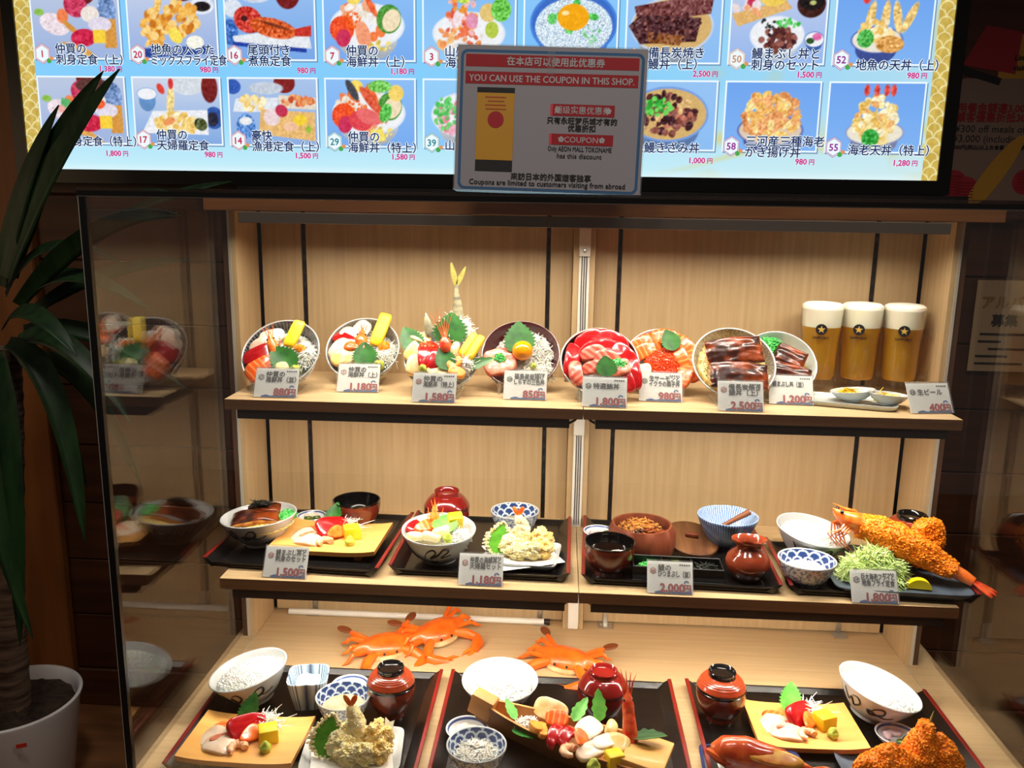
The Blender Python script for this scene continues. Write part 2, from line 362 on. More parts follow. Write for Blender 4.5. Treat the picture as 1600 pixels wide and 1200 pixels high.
def strands(mb, pos, length, rad, curl=.5, flat=.35, K=6, m=0, seed=1):
    """many thin curved noodles lying around the given points"""
    g = np.random.default_rng(seed); n = len(pos); a = g.uniform(0, 2*PI, n); el = g.normal(0, flat, n)
    d = np.stack([np.cos(a)*np.cos(el), np.sin(a)*np.cos(el), np.sin(el)], 1); q = np.stack([-np.sin(a), np.cos(a), g.normal(0, .5, n)], 1)
    t = np.linspace(-.5, .5, K); L = length*g.uniform(.6, 1.3, n); cu = g.normal(0, curl, n)
    P = pos[:, None]+d[:, None]*(t[None, :, None]*L[:, None, None])+q[:, None]*((t**2)[None, :, None]*(L*cu)[:, None, None])
    tang = np.gradient(P, axis=1); tang /= np.linalg.norm(tang, axis=2)[..., None]+1e-9
    b = np.cross(tang, np.array([.1, .2, 1.])); b /= np.linalg.norm(b, axis=2)[..., None]+1e-9; e = np.cross(b, tang)
    pr = rad*np.array([.5, .9, 1, 1, .9, .5])[np.linspace(0, 5, K).astype(int)]
    V = np.stack([P+b*(pr[None, :, None]*math.cos(w))+e*(pr[None, :, None]*math.sin(w)) for w in (0, 2*PI/3, 4*PI/3)], 2)
    V = V.reshape(n, K*3, 3); F = []
    for i in range(K-1):
        for k in range(3): l = (k+1) % 3; F.append((i*3+k, i*3+l, (i+1)*3+l, (i+1)*3+k))
    F = np.array(F); FF = (F[None]+(np.arange(n)*K*3)[:, None, None]).reshape(-1, 4)
    return mb.arr(V.reshape(-1, 3), FF, m)
def mound(n, rx, ry, h, seed=1, z0=0, jit=.003, pw=1.0):
    g = np.random.default_rng(seed); r = np.sqrt(g.uniform(0, 1, n)); a = g.uniform(0, 2*PI, n)
    z = z0+h*(1-r**2)**pw+g.uniform(-jit, jit, n)
    return np.stack([r*np.cos(a)*rx, r*np.sin(a)*ry, z], 1)
GRAIN_V = np.array([(0, 0, 1.9), (1, 0, 1), (0, 1, 1), (-1, 0, 1), (0, -1, 1), (1, 0, -1), (0, 1, -1), (-1, 0, -1), (0, -1, -1), (0, 0, -1.9)])*np.array((.0011, .0011, .0015))
GRAIN_F = np.array([(0, 1, 2), (0, 2, 3), (0, 3, 4), (0, 4, 1), (1, 5, 6), (1, 6, 2), (2, 6, 7), (2, 7, 3), (3, 7, 8), (3, 8, 4), (4, 8, 5), (4, 5, 1), (9, 6, 5), (9, 7, 6), (9, 8, 7), (9, 5, 8)])
OCT_V = np.array([(1, 0, 0), (-1, .1, 0), (0, 1, .2), (0, -1, 0), (0, .1, 1), (.1, 0, -1)], float)
OCT_F = np.array([(0, 2, 4), (2, 1, 4), (1, 3, 4), (3, 0, 4), (2, 0, 5), (1, 2, 5), (3, 1, 5), (0, 3, 5)])
def ball_tpl(sub=1):
    mb = MB().blob(1, 1, 1, sub); return mb.V(), np.array(mb.f)
def rice_mb(R, h, n=800, seed=1, base=True):
    mb = MB(); P = mound(n, R, R, h, seed, 0, .0015, .8); mb.scatter(GRAIN_V, GRAIN_F, P, rand_rot(n), np.full(n, 1.0)*np.random.default_rng(seed).uniform(.8, 1.15, n))
    if base: mb.pad(R*1.02, R*1.02, h*.9, 2, seg=24, prof=[(0, 1.1), (.3, 1.02), (.6, .76), (.85, .40), (1, .05), (.9, -.3), (0, -.3)])
    return mb
def crumbs(mb, obj_v, obj_f, n, size, m=1, seed=1):
    """breadcrumb shards standing on the surface of a body"""
    g = np.random.default_rng(seed); V = np.asarray(obj_v); tri = []
    for f in obj_f:
        for k in range(1, len(f)-1): tri.append((f[0], f[k], f[k+1]))
    tri = np.array(tri); A, B, C_ = V[tri[:, 0]], V[tri[:, 1]], V[tri[:, 2]]
    ar = np.linalg.norm(np.cross(B-A, C_-A), axis=1); idx = g.choice(len(tri), n, p=ar/ar.sum())
    u, v = g.uniform(0, 1, n), g.uniform(0, 1, n); sw = u+v > 1; u[sw] = 1-u[sw]; v[sw] = 1-v[sw]
    P = A[idx]+(B[idx]-A[idx])*u[:, None]+(C_[idx]-A[idx])*v[:, None]
    s = size*g.uniform(.4, 1.25, (n, 1))*g.uniform(.45, 1.0, (n, 3))
    return mb.scatter(OCT_V, OCT_F, P, rand_rot(n), s, m)
_tc = {}
def text_geo(s):
    if s not in _tc:
        cu = bpy.data.curves.new('lettering', 'FONT'); cu.body = s; cu.resolution_u = 2
        o = bpy.data.objects.new('lettering', cu); COL.objects.link(o); dg = bpy.context.evaluated_depsgraph_get()
        me = bpy.data.meshes.new_from_object(o.evaluated_get(dg)); V = np.array([v.co[:2] for v in me.vertices]).reshape(-1, 2)
        _tc[s] = (V, [tuple(p.vertices) for p in me.polygons])
        bpy.data.objects.remove(o); bpy.data.meshes.remove(me); bpy.data.curves.remove(cu)
    return _tc[s]
def text(mb, s, x, y, h, z, m=0, align='l', bold=0, w=None, X=None, slant=0):
    """flat lettering of cap height about h at x, y (centre line); bold repeats the strokes slightly shifted"""
    V, F = text_geo(s)
    if not len(V): return
    mn, mx = V.min(0), V.max(0); k = h/.72; kx = k if w is None else min(k, w/(mx[0]-mn[0]))
    wd = (mx[0]-mn[0])*kx; x0 = x-{'l': 0, 'c': wd/2, 'r': wd}[align]
    sh = [(0, 0)] if not bold else [(-bold, 0), (bold, 0), (0, bold), (0, -bold), (0, 0)]
    for i, (dx, dy) in enumerate(sh):
        yy = y+(V[:, 1]-.36)*k+dy
        P = np.stack([x0+(V[:, 0]-mn[0])*kx+dx+slant*(yy-y), yy, np.full(len(V), z+i*2e-6)], 1)
        mb.add(P, F, m, X)

# ------------------------------------------------------------------ the setting
FZ = -.65
struct(MB().box(-4, 3.2, -4, 4, FZ-.05, FZ).build('floor', 'floor_wood', smooth=0))
wb = struct(MB().box(-1.45, 3.0, .64, .70, FZ, 2.0).build('wall_back', 'wall_dark', smooth=0))
pm = None
for i in range(12):                                                    # horizontal planks with recessed joints, left of the display case and behind it
    for x0, x1 in ((-1.448, -.30), (-.297, .86), (.863, 2.2)):
        z0 = FZ+.12+i*.172
        MB().box(x0, x1, .622, .6398, z0+.002, z0+.17, .002, seg=1).build('plank', 'wall_wood', wb)
struct(MB().box(-1.448, 2.2, .615, .6398, FZ+.001, FZ+.118, .003, seg=1).build('baseboard_back', 'wall_wood'))
struct(MB().box(-1.60, -1.451, .60, .72, FZ, 2.0, .004, seg=1).build('trim_1', 'post_wood'))
struct(MB().box(-5, -1.3, 1.95, 2.0, FZ, 2.0).build('wall_left', 'post_wood', smooth=0))
tag(MB().box(-2.9, -1.45, .98, 1.93, FZ, FZ+.008, .003).build('floor_mat', 'carpet'), 'dark grey ribbed floor mat beyond the wooden post', 'mat')

# ------------------------------------------------------------------ glazed display case
case = empty('display_case', 'glazed beech food display case with sample dishes inside', 'display case', T(0, 0, 0))
GL, GR, GF = -.646, .673, -.545
MB().box(GL-.012, GR+.012, -.60, .05, FZ, -.022, .003, seg=1).build('plinth', 'boat_dark', case)
MB().box(-.6192, .6192, -.598, .05, -.02, 0).build('deck', 'beech_h', case, smooth=0)
for s, x0, x1 in ((-1, GL-.01, -.6204), (1, .6204, GR+.01)):
    MB().box(x0, x1, -.598, .05, -.02, 0).build('side_strip', 'beech_h', case, smooth=0)
    MB().box(s*.62-.0006, s*.62+.0006, -.598, -.113, -.018, .0006).build('joint_line', 'alu', case, smooth=0)
MB().box(-.66, .69, .012, .05, 0, .86).build('backing_board', 'black', case, smooth=0)
for s in (-1, 1):
    for x0, x1 in ((.5365, .6135), (.0705, .5275), (.021, .0625)):
        a, b = sorted((s*x0, s*x1))
        MB().box(a, b, 0, .0115, .004, .83, .001, seg=1).build('back_panel', 'beech_v', case)
    a, b = sorted((s*.62, s*.629)); MB().box(a, b, -.112, .0, 0, .815).build('side_panel', 'beech_v', case, smooth=0)
    a, b = sorted((s*.6291, s*.634)); MB().box(a, b, -.113, .0, 0, .815).build('aluminium_edge', 'alu', case, smooth=0)
    a, b = sorted((s*.6341, s*.6435)); MB().box(a, b, -.112, .0, 0, .815).build('outer_edge', 'dark_edge', case, smooth=0)
    for xr in (.0665, .532):
        rl = MB().box(s*xr-.004, s*xr+.004, .003, .0115, .03, .82).build('slotted_rail', 'rail', case, smooth=0)
        q = MB()
        for k in range(30): q.box(s*xr-.002, s*xr+.002, .0022, .0032, .045+k*.0255, .06+k*.0255)
        q.build('slot', 'slot', rl, smooth=0)
        ft = MB().box(s*xr-.005, s*xr+.005, -.003, .002, .0005, .036, .001, seg=1).box(s*xr-.014, s*xr+.014, -.022, .0, .0003, .004, .001, seg=1)
        ft.build('rail_foot', 'steel', case)
        for dx in (-.009, .009): MB().lathe([(0, .0065), (.0025, .006), (.003, .004), (.003, .0035)], 10, X=T(s*xr+dx, -.013, 0)).build('screw', 'steel', case)
MB().box(-.0205, .0200, -.03, .0, 0, .83, .001, seg=1).build('centre_post', 'beech_v', case)
rw = MB().box(-.0098, .0098, -.0345, -.0301, .003, .80, .001, seg=1).build('cable_trough', 'white_plastic', case)
for z0, z1 in ((.742, .803), (.405, .474), (.01, .17)):
    MB().box(-.0105, .0105, -.041, -.0346, z0, z1, .002).build('trough_cover', 'white_plastic', rw)
MB().lathe([(0, .002), (.003, .0015), (.0035, 0)], 12, X=T(0, -.041, .752)@RX(90)).build('screw', 'steel', rw)
for k in (-1, 0, 1):
    MB().tube([(k*.0042, -.0358, .51), (k*.0042+.0004, -.036, .6), (k*.0042-.0004, -.036, .68), (k*.0042, -.0358, .742)], .0009, 6).build('cable', 'cable_g', rw)
    MB().tube([(k*.0042, -.0358, .225), (k*.0042+.0003, -.036, .32), (k*.0042, -.0358, .405)], .0009, 6).build('cable', 'cable_g', rw)
MB().box(-.642, .660, -.190, -.155, .8152, .838, .001, seg=1).build('header_board', 'boat_dark', case)
MB().box(-.642, .660, -.155, .05, .832, .8385).build('top_board', 'boat_dark', case, smooth=0)
br = MB().box(-.583, .577, -.190, -.187, .7955, .8135, .0008, seg=1).box(-.583, .577, -.187, -.152, .806, .8135, .0008, seg=1).box(-.583, .577, -.152, -.149, .799, .8135, .0008, seg=1)
br.build('light_bar', 'barcol', case)
MB().box(GL+.003, GR-.003, GF, GF+.005, .0003, .832).build('front_glass', 'glass', case, smooth=0)
MB().box(GL-.005, GL, GF, -.113, .0003, .832).build('side_glass', 'glass', case, smooth=0)
MB().box(GR, GR+.005, GF, -.113, .0003, .832).build('side_glass', 'glass', case, smooth=0)
MB().box(GL-.006, GR+.006, GF-.001, .05, .8392, .8432).build('top_glass', 'glass', case, smooth=0)
MB().box(GL-.007, GR+.007, GF-.0015, GF+.006, .8328, .8391).build('black_gasket', 'black', case, smooth=0)
MB().box(GL-.007, GR+.007, GF-.001, GF+.0055, .8316, .8327).build('glass_top_edge', 'alu', case, smooth=0)
MB().box(GL-.0045, GL+.0045, GF-.0015, GF+.0065, .0003, .8316).build('black_corner_seal', 'black', case, smooth=0)
MB().box(GL-.0057, GL-.0046, GF-.001, GF+.005, .0003, .8316).build('glass_edge', 'alu', case, smooth=0)
MB().box(GR-.0045, GR+.0045, GF-.0015, GF+.0065, .0003, .8316).build('black_corner_seal', 'black', case, smooth=0)
tl = MB().lathe([(0, -.265), (.0062, -.265), (.0062, .265), (0, .265)], 14, X=T(-.318, -.016, .0066)@RY(90)).build('tube_light', 'white_plastic')
tag(tl, 'unlit white tube lying along the back of the left bay', 'tube light')
MB().lathe([(0, 0), (.0064, 0), (.0064, .012), (0, .012)], 14, X=T(-.058, -.016, .0066)@RY(90)).build('end_cap', 'rail', tl)
S1, S2 = .509, .223
for lev, z, d, L, R, wh, th in (('upper', S1, .264, -.5935, .598, .262, .017), ('middle', S2, .334, -.589, .595, .332, .018)):
    for s, x0, x1 in ((-1, L, -.0006), (1, .0006, R)):
        side = 'left' if s < 0 else 'right'
        r = empty('shelf', f'beech shelf board, {lev} level of the {side} bay', 'shelf', T((x0+x1)/2, 0, z), 'shelves of the display case')
        o = -(x0+x1)/2
        MB().box(x0+o, x1+o, -d+.0012, -.042, -th, 0).box(x0+o+(0 if s < 0 else .03), x1+o-(.03 if s < 0 else 0), -.042, -.0012, -th, 0).build('shelf_board', 'beech_h', r, smooth=0)
        MB().box(x0+o, x1+o, -d, -d+.0011, -th, 0).build('front_edge', 'beech_edge_shaded', r, smooth=0)
        a, b = (x0+.02, -.022) if s < 0 else (.02, x1-.02)
        h = MB().box(a+o, b+o, -wh, -wh+.004, -th-.0155, -th-.0002).box(a+o, b+o, -wh+.044, -wh+.046, -th-.012, -th-.0002)
        for e in (a, b-.003): h.box(e+o, e+.003+o, -wh+.004, -wh+.044, -th-.014, -th-.0002)
        h.build('light_housing', 'housing', r, smooth=0)
        xc = s*.022+o
        MB().tube([(xc, -wh+.02, -th-.012), (s*.014+o, -wh+.03, -th-.010), (s*.007+o, -wh+.04, -th-.006), (s*.003+o, -wh+.05, -th-.0025)], .0022, 8).build('cable', 'housing', r)

# ------------------------------------------------------------------ menu screen on the wall behind
VX = RX(90)                                                            # flat prints: local x right, y up, z towards the viewer
scr = empty('menu_screen', 'wide lit menu screen with rows of dish photographs above the case', 'screen', T(0, .56, 0)@VX)
X0, X1, Z0, Z1 = -1.411, .8575, .908, 1.40
fr = MB()
for a in ((X0-.031, X0, Z0-.034, Z1+.03), (X1, X1+.031, Z0-.034, Z1+.03), (X0, X1, Z0-.034, Z0), (X0, X1, Z1, Z1+.03)): fr.box(a[0], a[1], a[2], a[3], -.05, .006)
fr.build('black_frame', 'black', scr, smooth=0)
def raster(name, img, x0, x1, z0, z1, lay, parent, m):
    H, Wd = img.shape[:2]; xs = np.linspace(x0, x1, Wd); zs = np.linspace(z1, z0, H)
    P = np.stack([np.repeat(xs[None], H, 0), np.repeat(zs[:, None], Wd, 1), np.full((H, Wd), lay)], 2)
    im = np.clip(img, 0, 255)/255; im = np.where(im <= .04045, im/12.92, ((im+.055)/1.055)**2.4)
    idx = np.arange(H*Wd).reshape(H, Wd); F = np.stack([idx[1:, :-1], idx[1:, 1:], idx[:-1, 1:], idx[:-1, :-1]], 2).reshape(-1, 4)
    mb = MB().arr(P.reshape(-1, 3), F); return mb.build(name, m, parent, smooth=0, vc=im.reshape(-1, 3))
M['screen'] = vcol_mat('lit_screen', emit=1.0)
def vnoise(H, Wd, s, seed):
    g = np.random.default_rng(seed); a = g.normal(size=(H//s+2, Wd//s+2)); y = np.arange(H)/s; x = np.arange(Wd)/s
    yi = y.astype(int); xi = x.astype(int); fy = (y-yi)[:, None]; fx = (x-xi)[None]
    A = a[yi][:, xi]; B = a[yi][:, xi+1]; C_ = a[yi+1][:, xi]; D = a[yi+1][:, xi+1]
    return A*(1-fy)*(1-fx)+B*(1-fy)*fx+C_*fy*(1-fx)+D*fy*fx
H, Wd = 120, 380
yy, xx = np.mgrid[0:H, 0:Wd]; U = xx/Wd*(X1-X0)+X0; Vz = Z1-(yy/(H-1))*(Z1-Z0)
base = np.zeros((H, Wd, 3)); t = np.clip((1.12-Vz)/.2, 0, 1)[..., None]
tx = np.clip((U-.0)/.8, 0, 1)[..., None]
base[:] = np.array((132, 206, 252)); base = base*(1-t)+np.array((196, 238, 250))*t; base = base*(1-.55*tx)+np.array((214, 234, 232))*(.55*tx)
for k, (sc, ph) in enumerate(((.06, 0), (.045, 1.4), (.075, 2.6))):      # the gold swirls of the lower right corner
    curve = .93+.03*k+.035*np.sin((U-.25)*5.5+ph)+.10*np.clip(U-.25, 0, 1)
    wgt = np.clip(1-np.abs(Vz-curve)/(.010+.008*k), 0, 1)*np.clip((U-.15)*4, 0, 1)*.6
    base = base*(1-wgt[..., None])+np.array((226, 208, 96))*wgt[..., None]
wgt = (np.clip(vnoise(H, Wd, 12, 3)-.4, 0, 1)*np.clip((U-.1)*2, 0, 1)*.5)[..., None]; base = base*(1-wgt)+np.array((222, 206, 120))*wgt
wgt = np.clip((.925-Vz)/.02, 0, 1)[..., None]*.6; base = base*(1-wgt)+np.array((240, 252, 255))*wgt
raster('lit_panel', base, X0, X1, Z0, Z1, 0, scr, 'screen')
def seig(x0, x1, nm):
    Hh, Ww = 300, 36; y_, x_ = np.mgrid[0:Hh, 0:Ww]; u = (x_/(Ww-1)*(x1-x0))/.034; v = (1-y_/(Hh-1))*(1.38-Z0)/.034
    out = np.zeros((Hh, Ww, 3)); out[:] = (206, 176, 84); done = np.zeros((Hh, Ww), bool)
    for row in range(int(v.max()*2)+2, -3, -1):
        cv = row*.5; cu = np.floor(u-(.5 if row % 2 else 0)+.5)+(.5 if row % 2 else 0); d = np.hypot(u-cu, v-cv)
        ins = d < .5; ring = ins&(d > .41); out[ins] = (206, 176, 84); out[ring] = (234, 222, 156)
    out += vnoise(Hh, Ww, 6, 5)[..., None]*9
    raster(nm, out, x0, x1, Z0, 1.38, .0004, scr, 'screen')
seig(X0, X0+.040, 'gold_wave_border'); seig(X1-.036, X1, 'gold_wave_border')

class Paint:
    """a small dish photograph painted as coloured cells; x runs 0..1.41, y 0..1 downwards"""
    def __init__(s, bg=(150, 190, 238), bg2=(190, 216, 246)):
        s.H, s.W = 74, 104; s.y, s.x = np.mgrid[0:s.H, 0:s.W]; s.y = s.y/(s.H-1.0); s.x = s.x/(s.W-1.0)*1.41
        s.a = np.array(bg)*(1-s.y[..., None])+np.array(bg2)*s.y[..., None]; s.k = 0
    def put(s, mask, col, nz=0, gr=2, sh=0):
        s.k += 1; cl = np.array(col, float)+(vnoise(s.H, s.W, gr, s.k)*nz)[..., None]
        if sh: cl = cl*(1-sh*np.clip((s.y-s.y[mask > .3].min() if (mask > .3).any() else s.y)*1.5, 0, 1))[..., None]
        s.a = s.a*(1-mask[..., None])+cl*mask[..., None]; return s
    def e(s, x, y, rx, ry, col, rot=0, nz=8, gr=2, sh=0, top=None):
        r = math.radians(rot); dx, dy = s.x-x, s.y-y; u = (dx*math.cos(r)+dy*math.sin(r))/rx; v = (-dx*math.sin(r)+dy*math.cos(r))/ry
        m = np.clip((1-np.hypot(u, v))*min(rx, ry)*70, 0, 1)
        if top is not None: m = m*(s.y > top)
        return s.put(m, col, nz, gr, sh)
    def q(s, pts, col, nz=8, gr=2, sh=0):
        m = np.ones_like(s.x); n = len(pts); ar = sum(pts[i][0]*pts[(i+1) % n][1]-pts[(i+1) % n][0]*pts[i][1] for i in range(n)); sg = 1 if ar > 0 else -1
        for i in range(n):
            (ax, ay), (bx, by) = pts[i], pts[(i+1) % n]; l = math.hypot(bx-ax, by-ay)
            m *= np.clip(((bx-ax)*(s.y-ay)-(by-ay)*(s.x-ax))/l*sg*75+.5, 0, 1)
        return s.put(m, col, nz, gr, sh)
    def bowl(s, x, y, rx, ry, dep, out=(226, 234, 246), inn=(240, 242, 246)):
        s.e(x, y+dep*.45, rx*.8, dep*.8, out, nz=4, sh=.3); s.e(x, y, rx, ry, out, nz=3); return s.e(x, y, rx*.95, ry*.92, inn, nz=4)
    def many(s, n, x, y, rx, ry, r, cols, seed=1, nz=10):
        g = random.Random(seed)
        for i in range(n):
            a, d = g.uniform(0, 6.3), math.sqrt(g.random())
            s.e(x+math.cos(a)*d*rx, y+math.sin(a)*d*ry, r*g.uniform(.6, 1.3), r*g.uniform(.5, 1), g.choice(cols), g.uniform(0, 180), nz)
        return s
    def prawn(s, x, y, L, rot, col=(236, 96, 50)):
        r = math.radians(rot); s.e(x, y, L, L*.26, col, rot, 16)
        for k in (-.3, 0, .3): s.e(x+math.cos(r)*L*(1.1), y+math.sin(r)*L*1.1+k*.06, L*.3, L*.1, (226, 60, 50), rot+k*60, 10)
        return s
FRYC = [(232, 160, 60), (246, 190, 90), (206, 120, 34), (250, 210, 130)]
TEMC = [(250, 226, 160), (244, 206, 120), (236, 190, 96), (252, 240, 200)]
EELC = [(86, 40, 40), (60, 26, 34), (120, 62, 50), (150, 90, 80)]
def boat_photo(k):
    p = Paint((186, 200, 226), (158, 180, 224)); p.e(.85, .02, .22, .2, (110, 30, 34)); p.e(1.22, .3, .16, .24, (120, 150, 200), nz=30)
    p.q([(.02, .3), (.1, .3), (.75, .78), (1.39, .82), (1.39, 1), (.9, 1), (.3, .7)], (222, 166, 82), 14); p.q([(1.2, .42), (1.36, .42), (1.36, .85), (1.16, .85)], (214, 150, 66), 10)
    p.e(.36, .5, .26, .16, (236, 220, 228), 20, 14); p.e(.5, .38, .1, .12, (240, 130, 80)); p.e(.72, .22, .2, .18, (204, 60, 96), 30, 20); p.e(.95, .35, .16, .13, (238, 228, 220))
    p.e(.62, .55, .2, .05, (214, 150, 70), 40); p.e(1.1, .5, .2, .12, (228, 220, 236)); p.e(.82, .7, .22, .14, (206, 34, 74), -5, 16); p.e(.12, .32, .09, .06, (140, 190, 80))
    p.q([(.98, .58), (1.18, .58), (1.18, .78), (.98, .78)], (246, 206, 60), 8)
    if k: p.many(9, .7, .45, .35, .14, .08, [(236, 92, 50), (220, 60, 60), (240, 170, 160), (90, 180, 110)], 4); p.e(.9, .12, .3, .12, (90, 50, 50), 0)
    return p
def fry_photo():
    p = Paint((196, 208, 234), (150, 176, 226)); p.e(.9, .02, .2, .14, (100, 26, 30)); p.e(1.2, .22, .2, .13, (230, 236, 246)); p.e(1.2, .23, .15, .08, (30, 24, 28))
    p.q([(.1, .86), (1.3, .8), (1.36, .92), (.12, 1.0)], (40, 70, 150)); p.many(60, .42, .55, .2, .28, .07, FRYC, 2); p.many(70, .85, .42, .28, .26, .07, FRYC, 3); p.e(.5, .15, .06, .25, (238, 190, 100), 10, 20)
    p.e(.75, .66, .14, .1, (250, 226, 90), 50); p.e(1.06, .76, .15, .11, (248, 246, 232)); return p
def redfish_photo():
    p = Paint((150, 190, 240), (120, 168, 232)); p.e(.12, .25, .16, .14, (220, 228, 240)); p.e(.5, .02, .3, .16, (206, 216, 232)); p.e(1.0, .05, .2, .22, (128, 30, 34), sh=.3); p.e(.06, .6, .14, .2, (60, 110, 190), nz=30)
    p.q([(.1, .66), (1.3, .52), (1.36, .84), (.14, .78)], (230, 234, 240)); p.q([(.1, .74), (1.28, .84), (1.28, .9), (.1, .8)], (30, 60, 160))
    p.e(.36, .42, .24, .2, (206, 60, 50), 20, 30); p.e(.75, .54, .4, .15, (214, 90, 40), 12, 30); p.e(.78, .5, .3, .03, (120, 50, 24), 16); p.q([(1.1, .55), (1.36, .5), (1.36, .66), (1.1, .66)], (200, 50, 40), 10); p.e(.3, .4, .06, .05, (60, 20, 24)); return p
def kaisen_photo(k):
    p = Paint((140, 190, 246), (120, 172, 240)); p.bowl(.68, .5, .6, .34, .42)
    p.many(30, .62, .42, .4, .28, .09, [(240, 120, 60), (246, 236, 226), (240, 170, 130), (236, 226, 210)], 5+k)
    p.e(.28, .55, .2, .2, (240, 80, 40), 20, 16); p.many(40, .45, .42, .15, .12, .03, [(250, 110, 30), (240, 80, 20)], 6); p.e(.3, .68, .12, .14, (206, 50, 90), 20); p.e(.62, .65, .12, .24, (246, 160, 120), -15); p.prawn(.75, .22, .2, 60); p.e(.48, .1, .12, .1, (250, 220, 100))
    p.e(1.02, .4, .2, .22, (80, 150, 60), 10, 20); p.e(1.06, .42, .14, .18, (244, 226, 190), 30); p.many(16, .9, .8, .2, .08, .04, [(240, 220, 120), (214, 190, 80)], 7)
    if k:
        p.prawn(.72, .32, .3, 50, (222, 90, 60)); p.e(.55, .62, .2, .16, (226, 70, 80), 10); p.e(.68, .56, .22, .12, (236, 110, 110), 20); p.e(.42, .16, .07, .2, (70, 70, 80), -30); p.q([(.7, .76), (.9, .74), (.95, .92), (.74, .95)], (246, 226, 110)); p.e(1.12, .2, .13, .13, (246, 214, 110)); p.e(.86, .1, .2, .1, (120, 200, 90), nz=30); p.e(.95, .5, .1, .16, (90, 190, 80), 20, 30)
    return p
def tower_photo():
    p = Paint((132, 190, 246), (150, 204, 248)); p.bowl(.7, .6, .58, .32, .34)
    p.many(40, .55, .68, .4, .16, .06, [(240, 150, 90), (236, 226, 220), (244, 190, 120), (220, 100, 70)], 8); p.many(50, .62, .3, .24, .34, .06, [(240, 120, 80), (246, 190, 190), (226, 90, 70), (244, 160, 60)], 9); p.e(.52, .4, .07, .14, (244, 226, 230)); p.e(.75, .42, .1, .12, (226, 150, 180)); p.e(.62, .12, .1, .06, (190, 220, 80), nz=30)
    p.e(1.0, .3, .14, .14, (226, 196, 120)); p.e(1.2, .26, .16, .18, (110, 200, 80), nz=30); p.e(1.06, .55, .11, .13, (180, 200, 70)); return p
def shirasu_photo():
    p = Paint((140, 200, 250), (120, 190, 250)); p.bowl(.75, .45, .68, .5, .5, (70, 130, 220), (60, 110, 200)); p.e(.75, .5, .6, .42, (206, 226, 244), nz=34, gr=1)
    p.many(18, .74, .38, .34, .2, .08, [(80, 190, 80), (110, 210, 110)], 10, 20); p.e(.74, .36, .25, .2, (246, 170, 20), nz=6); p.e(.62, .3, .07, .04, (255, 232, 170)); p.many(14, 1.05, .6, .16, .12, .04, [(120, 200, 130), (160, 220, 170)], 11); return p
def eel_photo(k):
    p = Paint((150, 196, 244), (140, 190, 244)); p.bowl(.68, .48, .64, .42, .46, (196, 210, 232) if not k else (120, 160, 226), (214, 176, 110))
    if not k:
        p.q([(.1, .2), (1.3, .0), (1.26, .3), (.16, .45)], (120, 66, 66), 26); p.q([(.02, .48), (.2, .32), (1.12, .36), (1.05, .7), (.2, .74)], (78, 40, 44), 30); p.q([(.3, .56), (.9, .62), (.8, .76), (.34, .72)], (140, 84, 44), 26); p.many(26, .62, .45, .5, .26, .04, EELC, 12)
    else:
        p.many(90, .62, .48, .52, .3, .07, EELC+[(190, 110, 90), (230, 190, 130)], 13, 20); p.many(36, .52, .38, .2, .14, .05, [(60, 180, 60), (110, 214, 90), (40, 150, 50)], 14)
    return p
def eelset_photo():
    p = Paint((190, 204, 236), (150, 184, 238)); p.q([(0, .3), (.8, .1), (.9, .22), (.1, .48)], (226, 180, 110)); p.many(10, .2, .22, .22, .14, .08, [(236, 220, 220), (206, 60, 96), (244, 170, 120)], 15); p.e(.6, .08, .2, .12, (240, 206, 90)); p.e(1.18, .16, .22, .2, (60, 26, 22)); p.e(1.18, .13, .19, .12, (24, 18, 20)); p.e(1.2, .14, .06, .04, (190, 196, 120))
    p.bowl(.7, .6, .42, .28, .3); p.many(60, .72, .66, .26, .16, .06, EELC, 16); p.many(20, .85, .44, .16, .07, .04, [(60, 190, 70), (110, 210, 110)], 17); p.many(12, .55, .44, .14, .07, .03, [(30, 34, 30)], 18); p.bowl(1.26, .66, .16, .12, .14, (60, 100, 180)); p.e(1.3, .62, .08, .06, (226, 110, 170)); p.e(1.2, .68, .07, .05, (40, 80, 40)); return p
def tendon_photo(k):
    p = Paint((112, 166, 240), (128, 180, 244))
    if not k:
        p.bowl(.62, .66, .4, .2, .28, (70, 90, 170), (236, 230, 214))
        for x, r in ((.5, -80), (.72, -86), (.9, -100), (1.08, -66)): p.e(x, .34, .26, .07, (238, 200, 124), r, 26)
        p.e(.42, .06, .07, .1, (230, 70, 60)); p.e(.72, .03, .06, .08, (236, 90, 60)); p.many(40, .62, .52, .24, .14, .06, TEMC, 19); p.e(.45, .64, .13, .14, (80, 180, 80), 10, 30); p.e(.82, .72, .22, .13, (226, 166, 90), 0, 30)
    elif k == 1:
        p.bowl(.7, .7, .52, .24, .3, (90, 100, 170), (220, 200, 180)); p.many(130, .7, .5, .42, .36, .08, [(246, 200, 110), (240, 180, 96), (250, 222, 150), (226, 150, 90), (240, 170, 110)], 20, 22)
    else:
        p.bowl(.72, .72, .46, .2, .28, (140, 150, 190), (236, 230, 210)); p.many(110, .72, .55, .3, .36, .07, TEMC+[(240, 180, 110)], 21, 20)
        for x in (.55, .7, .85, .95): p.e(x, .1, .05, .1, (226, 80, 70), nz=26)
        p.e(.66, .8, .14, .14, (60, 170, 70), 0, 30)
    return p
